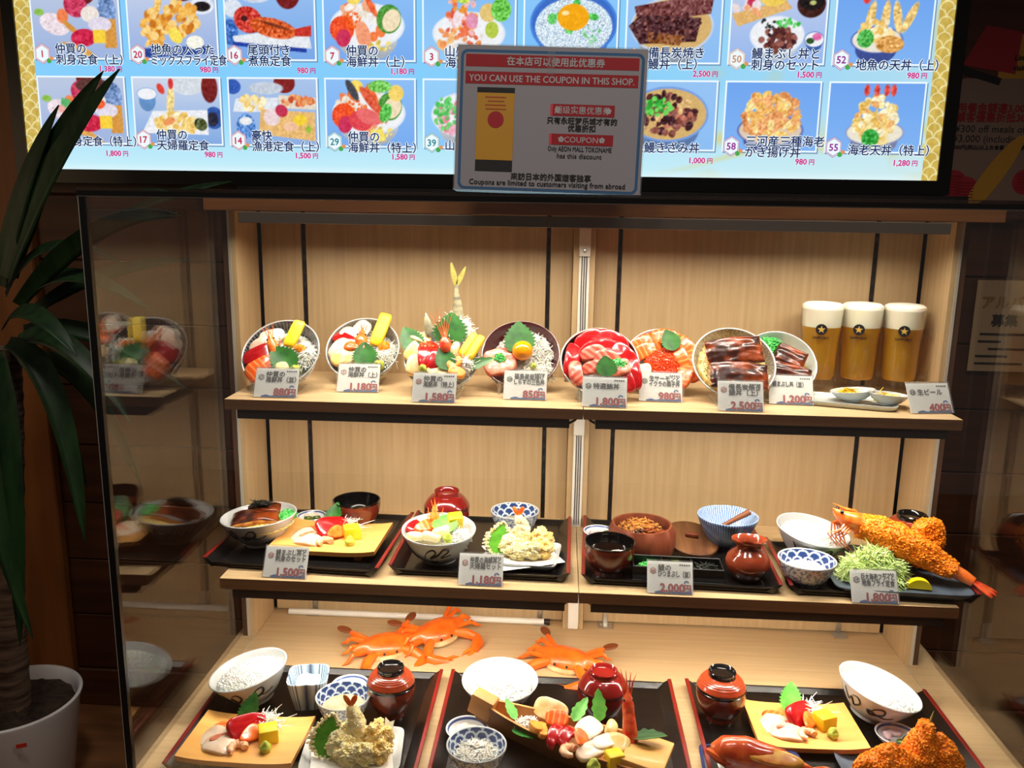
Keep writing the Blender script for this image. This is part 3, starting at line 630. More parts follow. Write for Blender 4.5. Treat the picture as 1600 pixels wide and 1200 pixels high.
def tempura_photo():
    p = Paint((206, 216, 236), (130, 170, 226)); p.bowl(.22, .24, .18, .1, .22, (110, 160, 220)); p.e(.9, .06, .3, .2, (214, 220, 228)); p.e(1.25, .14, .14, .24, (130, 34, 34), sh=.3); p.e(1.3, .6, .16, .18, (50, 90, 170)); p.e(1.28, .62, .1, .12, (40, 40, 60))
    p.q([(.3, .5), (1.2, .48), (1.2, .86), (.1, .84)], (236, 238, 244)); p.e(.6, .36, .07, .28, (246, 220, 150), 6, 20); p.e(.45, .16, .06, .1, (226, 70, 60), -30); p.e(.62, .08, .05, .1, (220, 60, 60)); p.many(60, .68, .68, .34, .16, .07, TEMC, 22, 16); p.e(1.08, .7, .12, .1, (70, 80, 40), 30, 30); p.e(.56, .66, .12, .06, (236, 150, 90), -20); return p
def set_photo():
    p = Paint((170, 196, 234), (140, 176, 230)); p.e(.06, .12, .14, .12, (50, 90, 180)); p.e(.9, .06, .18, .16, (132, 32, 34)); p.e(.6, .14, .3, .1, (196, 206, 220)); p.q([(.1, .3), (.8, .28), (.76, .5), (.05, .5)], (226, 232, 240)); p.many(30, .38, .36, .2, .1, .06, TEMC, 23); p.q([(.8, .24), (1.4, .28), (1.4, .46), (.8, .44)], (230, 216, 196)); p.many(26, 1.1, .33, .26, .06, .06, [(226, 120, 70), (240, 170, 110), (200, 80, 50)], 24)
    p.q([(.5, .46), (1.38, .5), (1.38, .94), (.46, .84)], (232, 186, 116), 10); p.e(.68, .58, .14, .14, (238, 214, 216)); p.e(.84, .48, .11, .1, (196, 50, 80), 30); p.e(.98, .72, .13, .08, (244, 196, 160)); p.e(1.14, .62, .12, .09, (246, 210, 60)); p.e(1.27, .76, .05, .07, (150, 190, 60)); p.e(.25, .72, .16, .2, (90, 140, 210), nz=36); p.e(.25, .64, .12, .07, (236, 238, 240)); return p
def pink_photo():
    p = Paint((150, 206, 250), (140, 200, 248)); p.bowl(.7, .52, .6, .36, .4); p.many(60, .7, .55, .5, .26, .08, [(240, 170, 190), (246, 200, 210), (230, 130, 150)], 25); p.many(40, .35, .5, .2, .24, .05, [(80, 190, 90), (120, 214, 120)], 26); return p
MENU = [  # column, row, painter, number, badge colour, name lines, price
 (0, 0, boat_photo(0), '1', 0, ('仲買の', '刺身定食（上）'), '1,380'), (1, 0, fry_photo(), '20', 0, ('地魚の入った', 'ミックスフライ定食'), '980'),
 (2, 0, redfish_photo(), '16', 0, ('尾頭付き', '煮魚定食'), '980'), (3, 0, kaisen_photo(0), '7', 0, ('仲買の', '海鮮丼（上）'), '1,180'),
 (4, 0, tower_photo(), '3', 0, ('山盛り', '海鮮丼'), '1,280'), (5, 0, shirasu_photo(), '', 1, ('篠島産釜揚げ',), ''), (6, 0, eel_photo(0), '', 2, ('備長炭焼き', '鰻丼（上）'), '2,500'),
 (7, 0, eelset_photo(), '50', 2, ('鰻まぶし丼と', '刺身のセット'), '1,500'), (8, 0, tendon_photo(0), '52', 3, ('地魚の天丼（上）',), '980'),
 (0, 1, boat_photo(1), '', 0, ('刺身定食（特上）',), '1,800'), (1, 1, tempura_photo(), '17', 0, ('仲買の', '天婦羅定食'), '980'), (2, 1, set_photo(), '14', 0, ('豪快', '漁港定食（上）'), '1,500'),
 (3, 1, kaisen_photo(1), '29', 1, ('仲買の', '海鮮丼（特上）'), '1,580'), (4, 1, pink_photo(), '39', 1, ('山かけ丼',), ''), (6, 1, eel_photo(1), '', 2, ('鰻きざみ丼',), '1,000'),
 (7, 1, tendon_photo(1), '58', 3, ('三河産三種海老', 'かき揚げ丼'), '980'), (8, 1, tendon_photo(2), '55', 3, ('海老天丼（特上）',), '1,280')]
for nm, cl in (('s_white', (238, 250, 255)), ('s_navy', (22, 44, 98)), ('s_mag', (206, 44, 138)), ('s_red', (196, 44, 84)), ('s_teal', (34, 140, 150)), ('s_brown', (206, 150, 110)), ('s_purple', (150, 44, 150)), ('s_green', (70, 170, 80)), ('s_orange', (226, 150, 90)), ('s_shadow', (110, 150, 190))):
    M[nm] = emit_mat('screen_'+nm[2:], c(*cl))
LET = ['s_white', 's_navy', 's_mag', 's_red', 's_teal', 's_brown', 's_purple', 's_green', 's_orange']
for col_, row, pt, num, bc, names, price in MENU:
    x0 = -1.3665+col_*.2443; x1 = x0+.2195; zb = (1.178-.0004*col_) if row == 0 else .9745; zt = zb+.1565
    f = MB().rect(x0-.004+.003, x1+.004+.003, zb-.007, zt+.001, .0004, 1).rect(x0-.004, x1+.004, zb-.004, zt+.004, .0006, 0)
    f.build('photo_border', ['s_white', 's_shadow'], scr, smooth=0)
    ph = raster('menu_photo', pt.a, x0, x1, zb, zt, .0009, scr, 'screen')
    L = MB(); bx, bz = x0+.0185, zb+.009
    if num or (row == 0 and col_ == 6):
        hexa = lambda r: [(bx+r*.9*math.sin(k*PI/3), bz+r*math.cos(k*PI/3)) for k in range(6)]
        L.flat(hexa(.0245), .0012, 3+bc); L.flat(hexa(.0232), .0014, 0); L.flat(hexa(.0215), .0016, 3+bc); L.flat(hexa(.0200), .0018, 0)
        L.flat([(bx+.016+.006*math.cos(a), bz-.017+.006*math.sin(a)) for a in np.linspace(0, 2*PI, 14)[:-1]], .0020, 7)
        L.flat([(bx+.023+.0055*math.cos(a), bz-.011+.0055*math.sin(a)) for a in np.linspace(0, 2*PI, 6)[:-1]], .0021, 8)
        text(L, num, bx, bz, .0165, .0022, 3+bc, 'c', .0006)
    two = len(names) > 1
    for k, nmx in enumerate(names):
        z = zb+(.021-.0255*k if two else (-.003 if row == 0 else .003)); xx_ = x0+.053; hgt = .0195
        text(L, nmx, xx_, z, hgt, .0013, 0, 'l', .0024, .190); text(L, nmx, xx_, z, hgt, .0024, 1, 'l', .0005, .190)
    if price:
        text(L, price, x1-.018, zb-.0255, .0135, .0013, 0, 'r', .0015); text(L, price, x1-.018, zb-.0255, .0135, .0024, 2, 'r', .0007)
        text(L, '円', x1, zb-.0265, .0105, .0024, 2, 'r', .0004)
    if L.n: L.build('menu_lettering', LET, scr, smooth=0)

# ------------------------------------------------------------------ coupon sign standing on the case
for nm, cl in (('i_white', (134, 130, 136)), ('i_grey', (160, 156, 160)), ('i_blue', (44, 84, 124)), ('i_red', (140, 18, 28)), ('i_pink', (190, 60, 70)), ('i_black', (22, 20, 22)), ('i_yellow', (176, 128, 40)), ('i_darkred', (150, 30, 40)), ('i_cream', (128, 104, 92))):  # sign white and poster cream darkened, dim light put into their colours
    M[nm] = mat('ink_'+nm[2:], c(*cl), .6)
INK = ['i_white', 'i_grey', 'i_blue', 'i_red', 'i_pink', 'i_black', 'i_yellow', 'i_darkred', 'i_cream']
SW, SH = .289, .2165
sg = empty('coupon_sign', 'printed coupon notice in a clear upright holder on top of the case', 'sign', T(-.0685, -.25, .8505)@RX(87)@RZ(-1.2))
def rr(x0, x1, y0, y1, r, n=5):
    P = []
    for cx, cy, a in ((x1-r, y1-r, 0), (x0+r, y1-r, 90), (x0+r, y0+r, 180), (x1-r, y0+r, 270)):
        for k in range(n+1): w = math.radians(a+90*k/n); P.append((cx+r*math.cos(w), cy+r*math.sin(w)))
    return P
hd = MB().box(-SW/2-.002, SW/2+.002, .0005, SH+.002, -.0035, -.0006).box(-SW/2-.002, SW/2+.002, .0005, .003, -.05, -.0006); hd.build('clear_holder', 'acrylic', sg, smooth=0)
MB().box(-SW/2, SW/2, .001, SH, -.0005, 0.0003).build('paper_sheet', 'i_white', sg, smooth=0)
S = MB(); su = lambda u: (u-.5)*SW; sv = lambda v: SH*(1-v)
S.flat(rr(su(.018), su(.985), sv(.992), sv(.03), .010), .0005, 2); S.flat(rr(su(.033), su(.970), sv(.975), sv(.05), .007), .0007, 0)
S.rect(su(.045), su(.957), sv(.145), sv(.062), .0009, 3); S.rect(su(.045), su(.957), sv(.262), sv(.178), .0009, 3)
text(S, '在本店可以使用此优惠券', su(.52), sv(.104), .0098, .0012, 1, 'c', .0003); text(S, 'YOU CAN USE THE COUPON IN THIS SHOP.', su(.5), sv(.221), .0100, .0012, 1, 'c', .00028, .252)
S.rect(su(.11), su(.31), sv(.865), sv(.285), .0009, 5); S.rect(su(.11), su(.31), sv(.785), sv(.322), .0011, 6)
S.flat([(su(.213)+.0125*math.cos(a), sv(.505)+.0125*math.sin(a)) for a in np.linspace(0, 2*PI, 25)[:-1]], .0013, 7)
for k, w in enumerate((.11, .08, .11, .105)):
    x = su(.21)-w*SW/2
    while x < su(.21)+w*SW/2: S.rect(x, x+.0016, sv(.352+.027*k)-.001, sv(.352+.027*k)+.001, .0013, 7); x += .0023
for v0, v1, s_ in ((.385, .465, '超级实惠优惠券'), (.588, .664, 'COUPON')):
    S.rect(su(.502), su(.842), sv(v1), sv(v0), .0009, 4); S.rect(su(.515), su(.842), sv(v1), sv(v0), .0010, 3); text(S, s_, su(.672), sv((v0+v1)/2), .0088, .0012, 1, 'c', .0001)
    for fx in ((.54, .81) if v0 < .5 else (.566, .783)):
        for k in range(5):
            a = k*2*PI/5+.3; S.flat([(su(fx)+.0026*math.cos(a)+.0021*math.cos(b), sv((v0+v1)/2)+.0026*math.sin(a)+.0021*math.sin(b)) for b in np.linspace(0, 2*PI, 9)[:-1]], .0012+k*1e-5, 1)
text(S, '只有永旺梦乐城才有的', su(.672), sv(.498), .0078, .0012, 5, 'c', .0003); text(S, '优惠折扣', su(.672), sv(.548), .0078, .0012, 5, 'c', .0003)
text(S, 'Only AEON MALL TOKONAME', su(.667), sv(.690), .0074, .0012, 5, 'c', .0001, .098); text(S, 'has this discount', su(.667), sv(.738), .0074, .0012, 5, 'c', .0001)
text(S, '來訪日本的外国遊客独享', su(.52), sv(.893), .0082, .0012, 5, 'c', .0003); text(S, 'Coupons are limited to customers visiting from abroad', su(.5), sv(.938), .0080, .0012, 5, 'c', .0002, .242)
S.build('printing', INK, sg, smooth=0)
tp = MB().rect(su(.475), su(.515), sv(.19), sv(.03), .0016); tp.build('clear_tape', 'acrylic', sg, smooth=0)

M['dim_cream'] = mat('dimmed_cream_paper', c(190, 158, 118), .7)  # cream notice paper browned, the dim wall light put into its colour
# ------------------------------------------------------------------ poster and staff notice at the right
po = empty('discount_poster', 'dark brown discount poster with beige panel right of the menu screen', 'poster', T(1.12, .60, 1.12)@VX)
MB().box(-.235, .235, -.30, .36, -.002, 0).build('poster_board', 'wall_dark', po, smooth=0)
q = MB(); q.flat(rr(-.232, .20, -.26, .03, .03), .0006, 8)
q.flat([(-.13, .13), (.2, .13), (.2, .03), (-.13, .03)], .0005, 6); q.flat([(-.215, .06), (-.17, .15), (-.085, .135), (-.09, .04)], .0007, 7); q.flat([(-.222, .042), (-.125, .014), (-.12, .03), (-.22, .06)], .0009, 5)
text(q, 'Limited to', -.095, .078, .013, .0011, 5, 'l', .0006); text(q, 'visiting from', -.097, .055, .013, .0011, 5, 'l', .0006)
text(q, '用餐金額達3,000日圓', -.215, -.038, .017, .0012, 3, 'l', .0006); text(q, '顧客優惠折抵300日圓', -.216, -.060, .017, .0012, 3, 'l', .0006)
text(q, '¥300 off meals of', -.216, -.086, .017, .0012, 5); text(q, '¥3,000 (including tax)', -.219, -.109, .017, .0012, 5); text(q, '3,000円(税込)以上お食事のお客様', -.222, -.130, .0085, .0012, 5, 'l', .0004)
for cx, cy, r in ((-.206, -.218, .034), (-.176, -.235, .036), (-.035, -.21, .03)):
    q.flat([(cx+r*math.cos(a), cy+r*math.sin(a)) for a in np.linspace(0, 2*PI, 25)[:-1]], .0010+cx*.001, 7)
    for k in range(-3, 4): q.rect(cx-r*.6, cx+r*.6, cy+k*r*.2-.0012, cy+k*r*.2+.0012, .0016, 3)
q.flat([(-.115+.028*math.cos(a)*1.0+.06*math.sin(a), -.2+.10*math.sin(a)) for a in np.linspace(0, 2*PI, 25)[:-1]], .0014, 6)
q.build('printing', INK, po, smooth=0)
no = empty('staff_notice', 'cream staff wanted notice behind the right glass of the case', 'notice', T(1.105, .612, .55)@VX)
MB().box(-.095, .095, -.115, .118, -.002, 0).build('notice_sheet', 'dim_cream', no, smooth=0)
q = MB(); text(q, 'アルバイト', -.078, .062, .026, .0006, 5, 'l', .0012); text(q, 'アルバイト', -.078, .062, .026, .0010, 6, 'l', .0004); text(q, '募集', -.05, .016, .024, .0006, 5, 'l', .0012)
for k, (a, b) in enumerate(((-.075, .08), (-.078, -.02), (-.05, .08), (-.08, .0), (-.08, .04))): q.rect(a, b, -.022-.019*k, -.016-.019*k, .0006, 5)
q.build('printing', INK, no, smooth=0)

# ------------------------------------------------------------------ potted plant left of the case
pt = empty('potted_dracaena', 'tall dracaena with long drooping leaves in a round white pot', 'plant', T(-1.375, .226, FZ))
prof = [(0, .004), (.105, .004), (.112, .0), (.118, .01), (.150, .245), (.156, .26), (.157, .268), (.150, .270), (.144, .262), (.139, .235), (.0, .235)]
MB().lathe(prof, 56).build('pot', 'pot', pt)
MB().box(.030, .052, -.1575, -.1555, .222, .232, X=RZ(24)).build('label_tag', 'red_label', pt, smooth=0)
MB().pad(.138, .138, .012, 2, nz=.012, seg=40, prof=[(0, 1.2), (.3, 1.1), (.6, 1), (.85, .8), (1, .3), (1, 0)], X=T(0, 0, .235)).build('soil', 'soil', pt)
tr = [(0.005, 0, .23), (.02, -.004, .5), (.045, 0, .75), (.07, .004, 1.0), (.085, 0, 1.15)]
pts = []; rad = []
for i in range(49):
    f = i/48*4; a = min(int(f), 3); w = f-a; P = [tr[a][k]*(1-w)+tr[a+1][k]*w for k in range(3)]; pts.append(P); rad.append((.036-.010*i/48)*(1+.07*(i % 3 == 0)))
MB().tube(pts, rad, 14).build('trunk', 'bark', pt)
def strap(b, m_, t, w, roll=0.0, n=16):
    B, Q, E = Vector(b), Vector(m_), Vector(t); P = []
    for i in range(n+1):
        s = i/n; p = B*(1-s)**2+Q*2*s*(1-s)+E*s*s; tg = ((Q-B)*(1-s)+(E-Q)*s).normalized()
        sd = tg.cross(Vector((0, -1, .25))); sd.normalize(); nn = sd.cross(tg)
        sd = sd*math.cos(roll)+nn*math.sin(roll); nn = sd.cross(tg)
        wd = w*(.55+.45*min(1, s*4))*max(0.0, 1-s**3.2)**.8+.0006
        P.append([tuple(p+sd*(wd*k)+nn*(-.10*w*(1-abs(k)))) for k in (-1, -.5, 0, .5, 1)]+[tuple(p+sd*(wd*k)+nn*(-.10*w*(1-abs(k))-.0012)) for k in (1, .5, 0, -.5, -1)]+[tuple(p-sd*wd)])
    return MB().grid(P)
crown = (-1.285, .226, .60)
LV = [((-1.262, .20, .66), (-1.18, .20, .88), (-.983, .226, 1.102), .031, .2), ((-1.27, .23, .66), (-1.20, .23, .90), (-1.02, .23, 1.098), .029, -.2), ((-1.28, .21, .64), (-1.23, .20, .84), (-1.122, .226, 1.028), .024, .1),
 ((-1.32, .22, .66), (-1.40, .22, .9), (-1.405, .20, 1.15), .022, .3), ((-1.25, .25, .62), (-1.05, .28, .84), (-.765, .26, .875), .020, .5), ((-1.24, .2, .60), (-1.02, .16, .83), (-.83, .14, .80), .022, -.5),
 ((-1.25, .22, .60), (-1.14, .2, .74), (-.93, .18, .60), .022, .6), ((-1.26, .26, .57), (-1.12, .3, .69), (-.90, .33, .70), .020, .3), ((-1.25, .16, .56), (-1.14, .08, .66), (-1.02, .04, .52), .026, .8), ((-1.25, .2, .52), (-1.12, .16, .60), (-.96, .12, .36), .026, .5), ((-1.26, .24, .54), (-1.1, .26, .58), (-.9, .28, .40), .022, .4),
 ((-1.26, .18, .52), (-1.10, .12, .52), (-1.075, .1, .09), .027, .5), ((-1.25, .23, .48), (-1.10, .22, .50), (-1.0, .22, .18), .020, .2), ((-1.27, .16, .5), (-1.19, .06, .30), (-1.215, .05, -.14), .026, .2), ((-1.29, .15, .5), (-1.24, .05, .20), (-1.275, .03, -.21), .026, -.2), ((-1.28, .14, .5), (-1.26, .02, .3), (-1.17, .03, -.11), .024, .4),
 ((-1.31, .15, .5), (-1.36, .05, .3), (-1.38, .05, .02), .026, .1), ((-1.33, .17, .55), (-1.5, .1, .5), (-1.5, .1, .1), .028, 0), ((-1.33, .2, .58), (-1.5, .2, .7), (-1.62, .2, .5), .028, .2), ((-1.30, .26, .5), (-1.3, .4, .4), (-1.25, .42, .1), .022, .1), ((-1.28, .22, .62), (-1.18, .2, .80), (-1.0, .2, .70), .02, .7)]
IP = Matrix.Translation((-1.375, .226, FZ)).inverted()
for b, m_, t, w, rl in LV: strap(b, m_, t, w, rl).build('leaf', 'leaf_dark', pt, smooth=180, X=IP)

# ------------------------------------------------------------------ makers of dishes and food
def F(mb, mats, name, label, cat, X, group=None, smooth=60, vc=None, kind=None):
    return tag(mb.build(name, mats, None, X, smooth, vc), label, cat, group, kind)
def bowl_prof(r, h, rf, th=.0032, curve=.6, n=16, foot=.006):
    o = [(0, .002), (rf*.86, .002), (rf*.9, 0), (rf, 0), (rf*1.0, foot*.8)]
    R = lambda t: rf*1.02+(r-rf*1.02)*t**curve
    ts = [(i/n)**1.4 for i in range(n+1)]
    for t in ts: o.append((R(t), foot+(h-foot)*t))
    k = len(o); o += [(r-th*.25, h+th*.35), (r-th*.75, h+th*.3)]; k2 = len(o)-1
    for t in reversed(ts): o.append((max(R(t)-th, .001), max(foot+(h-foot)*t, foot+th*.6) if t < .98 else h-.0003))
    o.append((0, foot+th*.6)); return o, k, k2
def bowl(name, label, cat, X, r, h, rf, mo, mi=None, curve=.6, th=.0032, seg=64, vc=None, rim=None, n=16, group=None):
    pr, k, k2 = bowl_prof(r, h, rf, th, curve, n); mi = mi or mo
    m = [0 if i < k-1 else (2 if i <= k2 else 1) for i in range(len(pr)-1)]
    mb = MB().lathe(pr, seg, m); return tag(mb.build(name, [mo, mi, rim or mo], None, X, 60, vc), label, cat, group)
def S3(*a): return np.array([lin(v) for v in a])
def waves(N, navy=(36, 62, 118), pale=(206, 218, 232), outer=(222, 226, 230), rim_r=.045, h=.045):
    def f(V):
        r = np.hypot(V[:, 0], V[:, 1]); a = np.arctan2(V[:, 1], V[:, 0]); cell = 2*PI*rim_r/N
        u = (a+PI)/(2*PI)*N; v = V[:, 2]/cell*1.15; out = np.tile(S3(*navy), (len(V), 1)); ring = np.zeros(len(V), bool)
        for row in range(14, -3, -1):
            cv = row*.5; of = .5 if row % 2 else 0; cu = np.floor(u-of+.5)+of; d = np.hypot(u-cu, v-cv); ins = (d < .58)&(v > cv-.2); ring[ins] = False; ring |= ins&(d > .43)
        out[ring] = S3(*pale); n_in = len(V)
        out[V[:, 2] < .003] = S3(*outer); return out
    return f
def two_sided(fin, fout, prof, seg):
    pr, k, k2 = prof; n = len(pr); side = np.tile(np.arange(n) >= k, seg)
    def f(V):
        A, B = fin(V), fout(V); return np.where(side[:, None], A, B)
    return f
def radial(N, a, b, duty=.5, jit=0):
    def f(V):
        ang = np.arctan2(V[:, 1], V[:, 0])/(2*PI)*N
        if jit: ang = ang+jit*np.sin(V[:, 2]*300+ang*.7)
        m = (ang % 1) < duty; return np.where(m[:, None], S3(*a), S3(*b))
    return f
def solid(col): return lambda V: np.tile(S3(*col), (len(V), 1))
def speck(a, b, sc=400, thr=0):
    return lambda V: np.where(np.array([mnoise.noise(Vector(p)*sc) > thr for p in V])[:, None], S3(*a), S3(*b))
def stroke(parent, r, h, rf, pts, w=.0022, curve=.6, foot=.006):
    """black brush stroke lying on the outer wall of a bowl; pts are (angle in degrees, height share)"""
    R = lambda t: rf*1.02+(r-rf*1.02)*t**curve+.0005; P = []
    D = [Vector((math.radians(a), t)) for a, t in pts]; C_ = []
    for i in range(len(D)-1):
        p0, p1, p2, p3 = D[max(i-1, 0)], D[i], D[i+1], D[min(i+2, len(D)-1)]
        for k in range(6):
            s = k/6; C_.append(.5*((2*p1)+(p2-p0)*s+(2*p0-5*p1+4*p2-p3)*s*s+(3*p1-p0-3*p2+p3)*s**3))
    C_.append(D[-1]); pts3 = [((R(t))*math.cos(a), R(t)*math.sin(a), foot+(h-foot)*t) for a, t in ((q.x, min(max(q.y, .02), .98)) for q in C_)]
    n = len(pts3); rad = [w*(.35+.65*math.sin(PI*(i+.7)/(n+.4))) for i in range(n)]
    return MB().tube(pts3, rad, 6).build('brush_stroke', 'ink', parent)
def leaf_mb(L, Wd, serr=10, fold=.25, bend=0.0, th=.0005):
    rows = serr*4; P = []
    for i in range(rows+1):
        t = i/rows; fr_ = (0, .5, 1, .5)[i % 4]; w = Wd*(math.sin(PI*min(max(t, .0), 1)**.72)**.8)*(.88+.24*fr_)+.0003
        x = L*t; c_ = [-w, -.5*w, 0, .5*w, w]; xt = L*.010*(-1 if i % 4 == 2 else 0)
        zz = lambda y: fold*abs(y)+bend*x*x
        P.append([(x-xt*(abs(y) > .9*w), y*1, zz(y)+th) for y in c_]+[(x-xt*(abs(y) > .9*w), y*1, zz(y)) for y in reversed(c_)]+[(x-xt, -w*1, zz(w)+th)])
    return MB().grid(P)
def shiso(X, where, desc='serrated green shiso leaf', L=.05, Wd=.018, m='shiso', **k):
    return F(leaf_mb(L, Wd, **k), m, 'shiso_leaf', f'{desc} {where}', 'leaf', X, smooth=30)
def nest(X, where, rx, ry, h, n=200, seed=1, m='daikon', desc='tangle of white shredded daikon', name='shredded_daikon', L=.022, rad=.0009, curl=1.5, cat='garnish', flat=.28):
    mb = strands(MB(), mound(n, rx, ry, h, seed), L, rad, curl, flat, seed=seed)
    mb.pad(rx*.85, ry*.85, h*.8, 2, seg=20, prof=[(0, 1), (.4, .9), (.7, .65), (1, 0), (0, 0)])
    return F(mb, m, name, f'{desc} {where}', cat, X, smooth=180, kind='stuff')
def pieces(X, where, desc, name, cat, n, rx, ry, h, r, m, seed=1, tpl=None, base=True, flat=1.0):
    tv, tf = tpl or ball_tpl(1); mb = MB(); P = mound(n, rx, ry, h, seed, 0, r*.4)
    mb.scatter(tv, tf, P, rand_rot(n), np.full(n, r)*np.random.default_rng(seed).uniform(.75, 1.15, n))
    if base: mb.pad(rx, ry, h, 2, seg=24, prof=[(0, .98), (.4, .84), (.7, .5), (.92, .12), (1, 0), (0, 0)])
    return F(mb, m, name, f'{desc} {where}', cat, X, smooth=180, kind='stuff')
def ring_tpl():
    if 'ring' not in _cache:
        mb = MB(); pr = [(1, -.35), (1, .35), (.62, .35), (.62, -.35), (1, -.35)]; mb.lathe(pr, 8); _cache['ring'] = (mb.V(), np.array(mb.f))
    return _cache['ring']
def scallions(X, where, n, rx, ry, h, r=.0027, seed=1): return pieces(X, where, 'heap of chopped green scallion rings', 'chopped_scallion', 'garnish', n, rx, ry, h, r, 'scallion', seed, ring_tpl())
SLP = [(0, 1), (.55, 1), (.88, .99), (.96, .92), (1, .70), (1, .2), (.96, 0), (.5, 0), (0, 0)]
def slice_(X, where, desc, name, rx, ry, Tk, m, cat='sashimi', **k):
    k.setdefault('nz', .0011); k.setdefault('p', 2.9); k.setdefault('prof', SLP); k.setdefault('seed', rnd.randrange(90)); k.setdefault('seg', 40)
    return F(MB().pad(rx, ry, Tk, **k), m, name, f'{desc} {where}', cat, X)
def wasabi(X, where, r=.009, desc='lump of green wasabi', seed=1):
    return F(MB().blob(r, r, r*1.1, 3, r*.35, 120, seed, X=T(0, 0, r*.8)), 'wasabi', 'wasabi', f'{desc} {where}', 'garnish', X)
def egg_block(X, where, desc='yellow omelette block', a=.011, b=.011, h=.018):
    mb = MB().box(-a, a, -b, b, 0, h, .0018); V = mb.v[0]; mb.v[0] = V+np.array([mnoise.noise_vector(Vector(p)*140)*.0006 for p in V])
    return F(mb, 'egg', 'omelette', f'{desc} {where}', 'omelette', X)
def prawn_head(X, where, desc='orange prawn head with black eyes', L=.045, R=.009, m='prawn', ant=.05, na=4, seed=2, up=0):
    g = random.Random(seed)
    mb = MB().tube([(0, 0, 0), (L*.12, 0, .001), (L*.3, 0, .002), (L*.5, 0, .002), (L*.68, 0, .001), (L*.84, 0, .002), (L, 0, .004)], [R*.55, R*.85, R, R*.95, R*.7, R*.38, R*.05], 14, flat=.85)
    mb.tube([(L*.45, 0, R*.75), (L*.75, 0, R*.75), (L*1.12, 0, R*.9)], [R*.12, R*.16, .0002], 6)
    for k in range(na):
        s = (k/(max(na-1, 1))-.5)*2; a = g.uniform(.7, 1.15)*ant
        mb.tube([(L*.75, s*R*.4, 0), (L*.9+a*.35, s*(R*.5+a*.12), R*.4+up*a*.3), (L*.85+a*.95, s*(R*.5+a*.36), g.uniform(-.2, .9)*R+up*a)], [.0008, .0006, .0003], 5)
    for k in range(4):
        for s in (-1, 1): mb.tube([(L*(.2+.13*k), s*R*.7, -R*.5), (L*(.16+.14*k), s*R*1.35, -R*.7), (L*(.34+.15*k), s*R*1.6, -R*.85)], [.0011, .0009, .0004], 5)
    o = F(mb, m, 'prawn', f'{desc} {where}', 'prawn', X)
    for s in (-1, 1): MB().blob(.0021, .0021, .0021, 2, X=T(L*.66, s*R*.62, R*.42)).build('eye', 'eye', o)
    return o
def tail_fan(parent, X, s=1.0, m='ebi_tail', n=3):
    mb = MB()
    for k in range(n):
        a = (k-(n-1)/2)*28; mb.pad(.011*s, .0042*s, .0016*s, 2, seg=14, X=RZ(a)@T(.0095*s, 0, 0))
    return mb.build('tail_fan', m, parent, X)
def ebi(X, where, desc='curled boiled prawn with orange tail', R=.012, w=.0068, a0=-30, a1=250, m='ebi', tail=1.0):
    n = 26; P = []; rad = []
    for i in range(n+1):
        t = i/n; a = math.radians(a0+(a1-a0)*t); P.append((R*math.cos(a), R*math.sin(a), w*.8)); rad.append(w*(.55+.5*math.sin(PI*min(1, t*.85+.15)))*(1+.07*math.cos(t*7*2*PI)))
    o = F(MB().tube(P, rad, 12, flat=.9), m, 'boiled_prawn', f'{desc} {where}', 'prawn', X)
    if tail: a = math.radians(a0); tail_fan(o, T(R*math.cos(a), R*math.sin(a), w*.9)@RZ(a0-90+10)@RY(-30), tail)
    return o
def slab_mb(L, Wd, Tk, fn=None, nx=40, ny=16, mside=1):
    """flat fillet; top height from fn(x, y), sides take the second material"""
    mb = MB(); V = []; Fc = []; mm = []
    xs = np.linspace(-1, 1, nx); ys = np.linspace(-1, 1, ny)
    for top in (1, 0):
        for x in xs:
            for y in ys:
                e = max(abs(x)**8, abs(y)**6); X_ = x*L*(1-.02*abs(y)**3); Y_ = y*Wd*(1-.05*abs(x)**5)
                V.append((X_, Y_, (Tk*(1-.45*e)+(fn(X_, Y_) if fn else 0)) if top else 0))
    N = nx*ny; I = lambda t, i, j: t*N+i*ny+j
    for i in range(nx-1):
        for j in range(ny-1):
            Fc.append((I(0, i, j), I(0, i+1, j), I(0, i+1, j+1), I(0, i, j+1))); mm.append(0)
            Fc.append((I(1, i, j), I(1, i, j+1), I(1, i+1, j+1), I(1, i+1, j))); mm.append(mside)
    for i in range(nx-1):
        for j in (0, ny-1): Fc.append((I(0, i, j), I(1, i, j), I(1, i+1, j), I(0, i+1, j))); mm.append(mside)
    for j in range(ny-1):
        for i in (0, nx-1): Fc.append((I(0, i, j), I(0, i, j+1), I(1, i, j+1), I(1, i, j))); mm.append(mside)
    return mb.add(V, Fc, mm)
def eel(X, where, desc, L=.042, Wd=.021, Tk=.010, seed=1, bend=0):
    f = lambda x, y: .0007*math.cos(y/Wd*PI*2.0)+.0020*mnoise.noise(Vector((x*45, y*150, seed)))-bend*x*x
    return F(slab_mb(L, Wd, Tk, f), ['eel', 'eel_side'], 'grilled_eel', f'{desc} {where}', 'eel', X, smooth=180)
def lump(rx, ry, rz, seed, sub=4, amp=.18, fq=1.15):
    r = (rx+ry+rz)/3; return MB().blob(rx, ry, rz, sub, r*amp, fq/r, seed)
def crumb_obj(mb0, m0, m1, name, label, cat, X, n, size, seed=1):
    mb = MB(); V, Fc = mb0.V(), mb0.f; mb.add(V, Fc, 0); crumbs(mb, V, Fc, n, size, 1, seed)
    return F(mb, [m0, m1], name, label, cat, X, smooth=70)
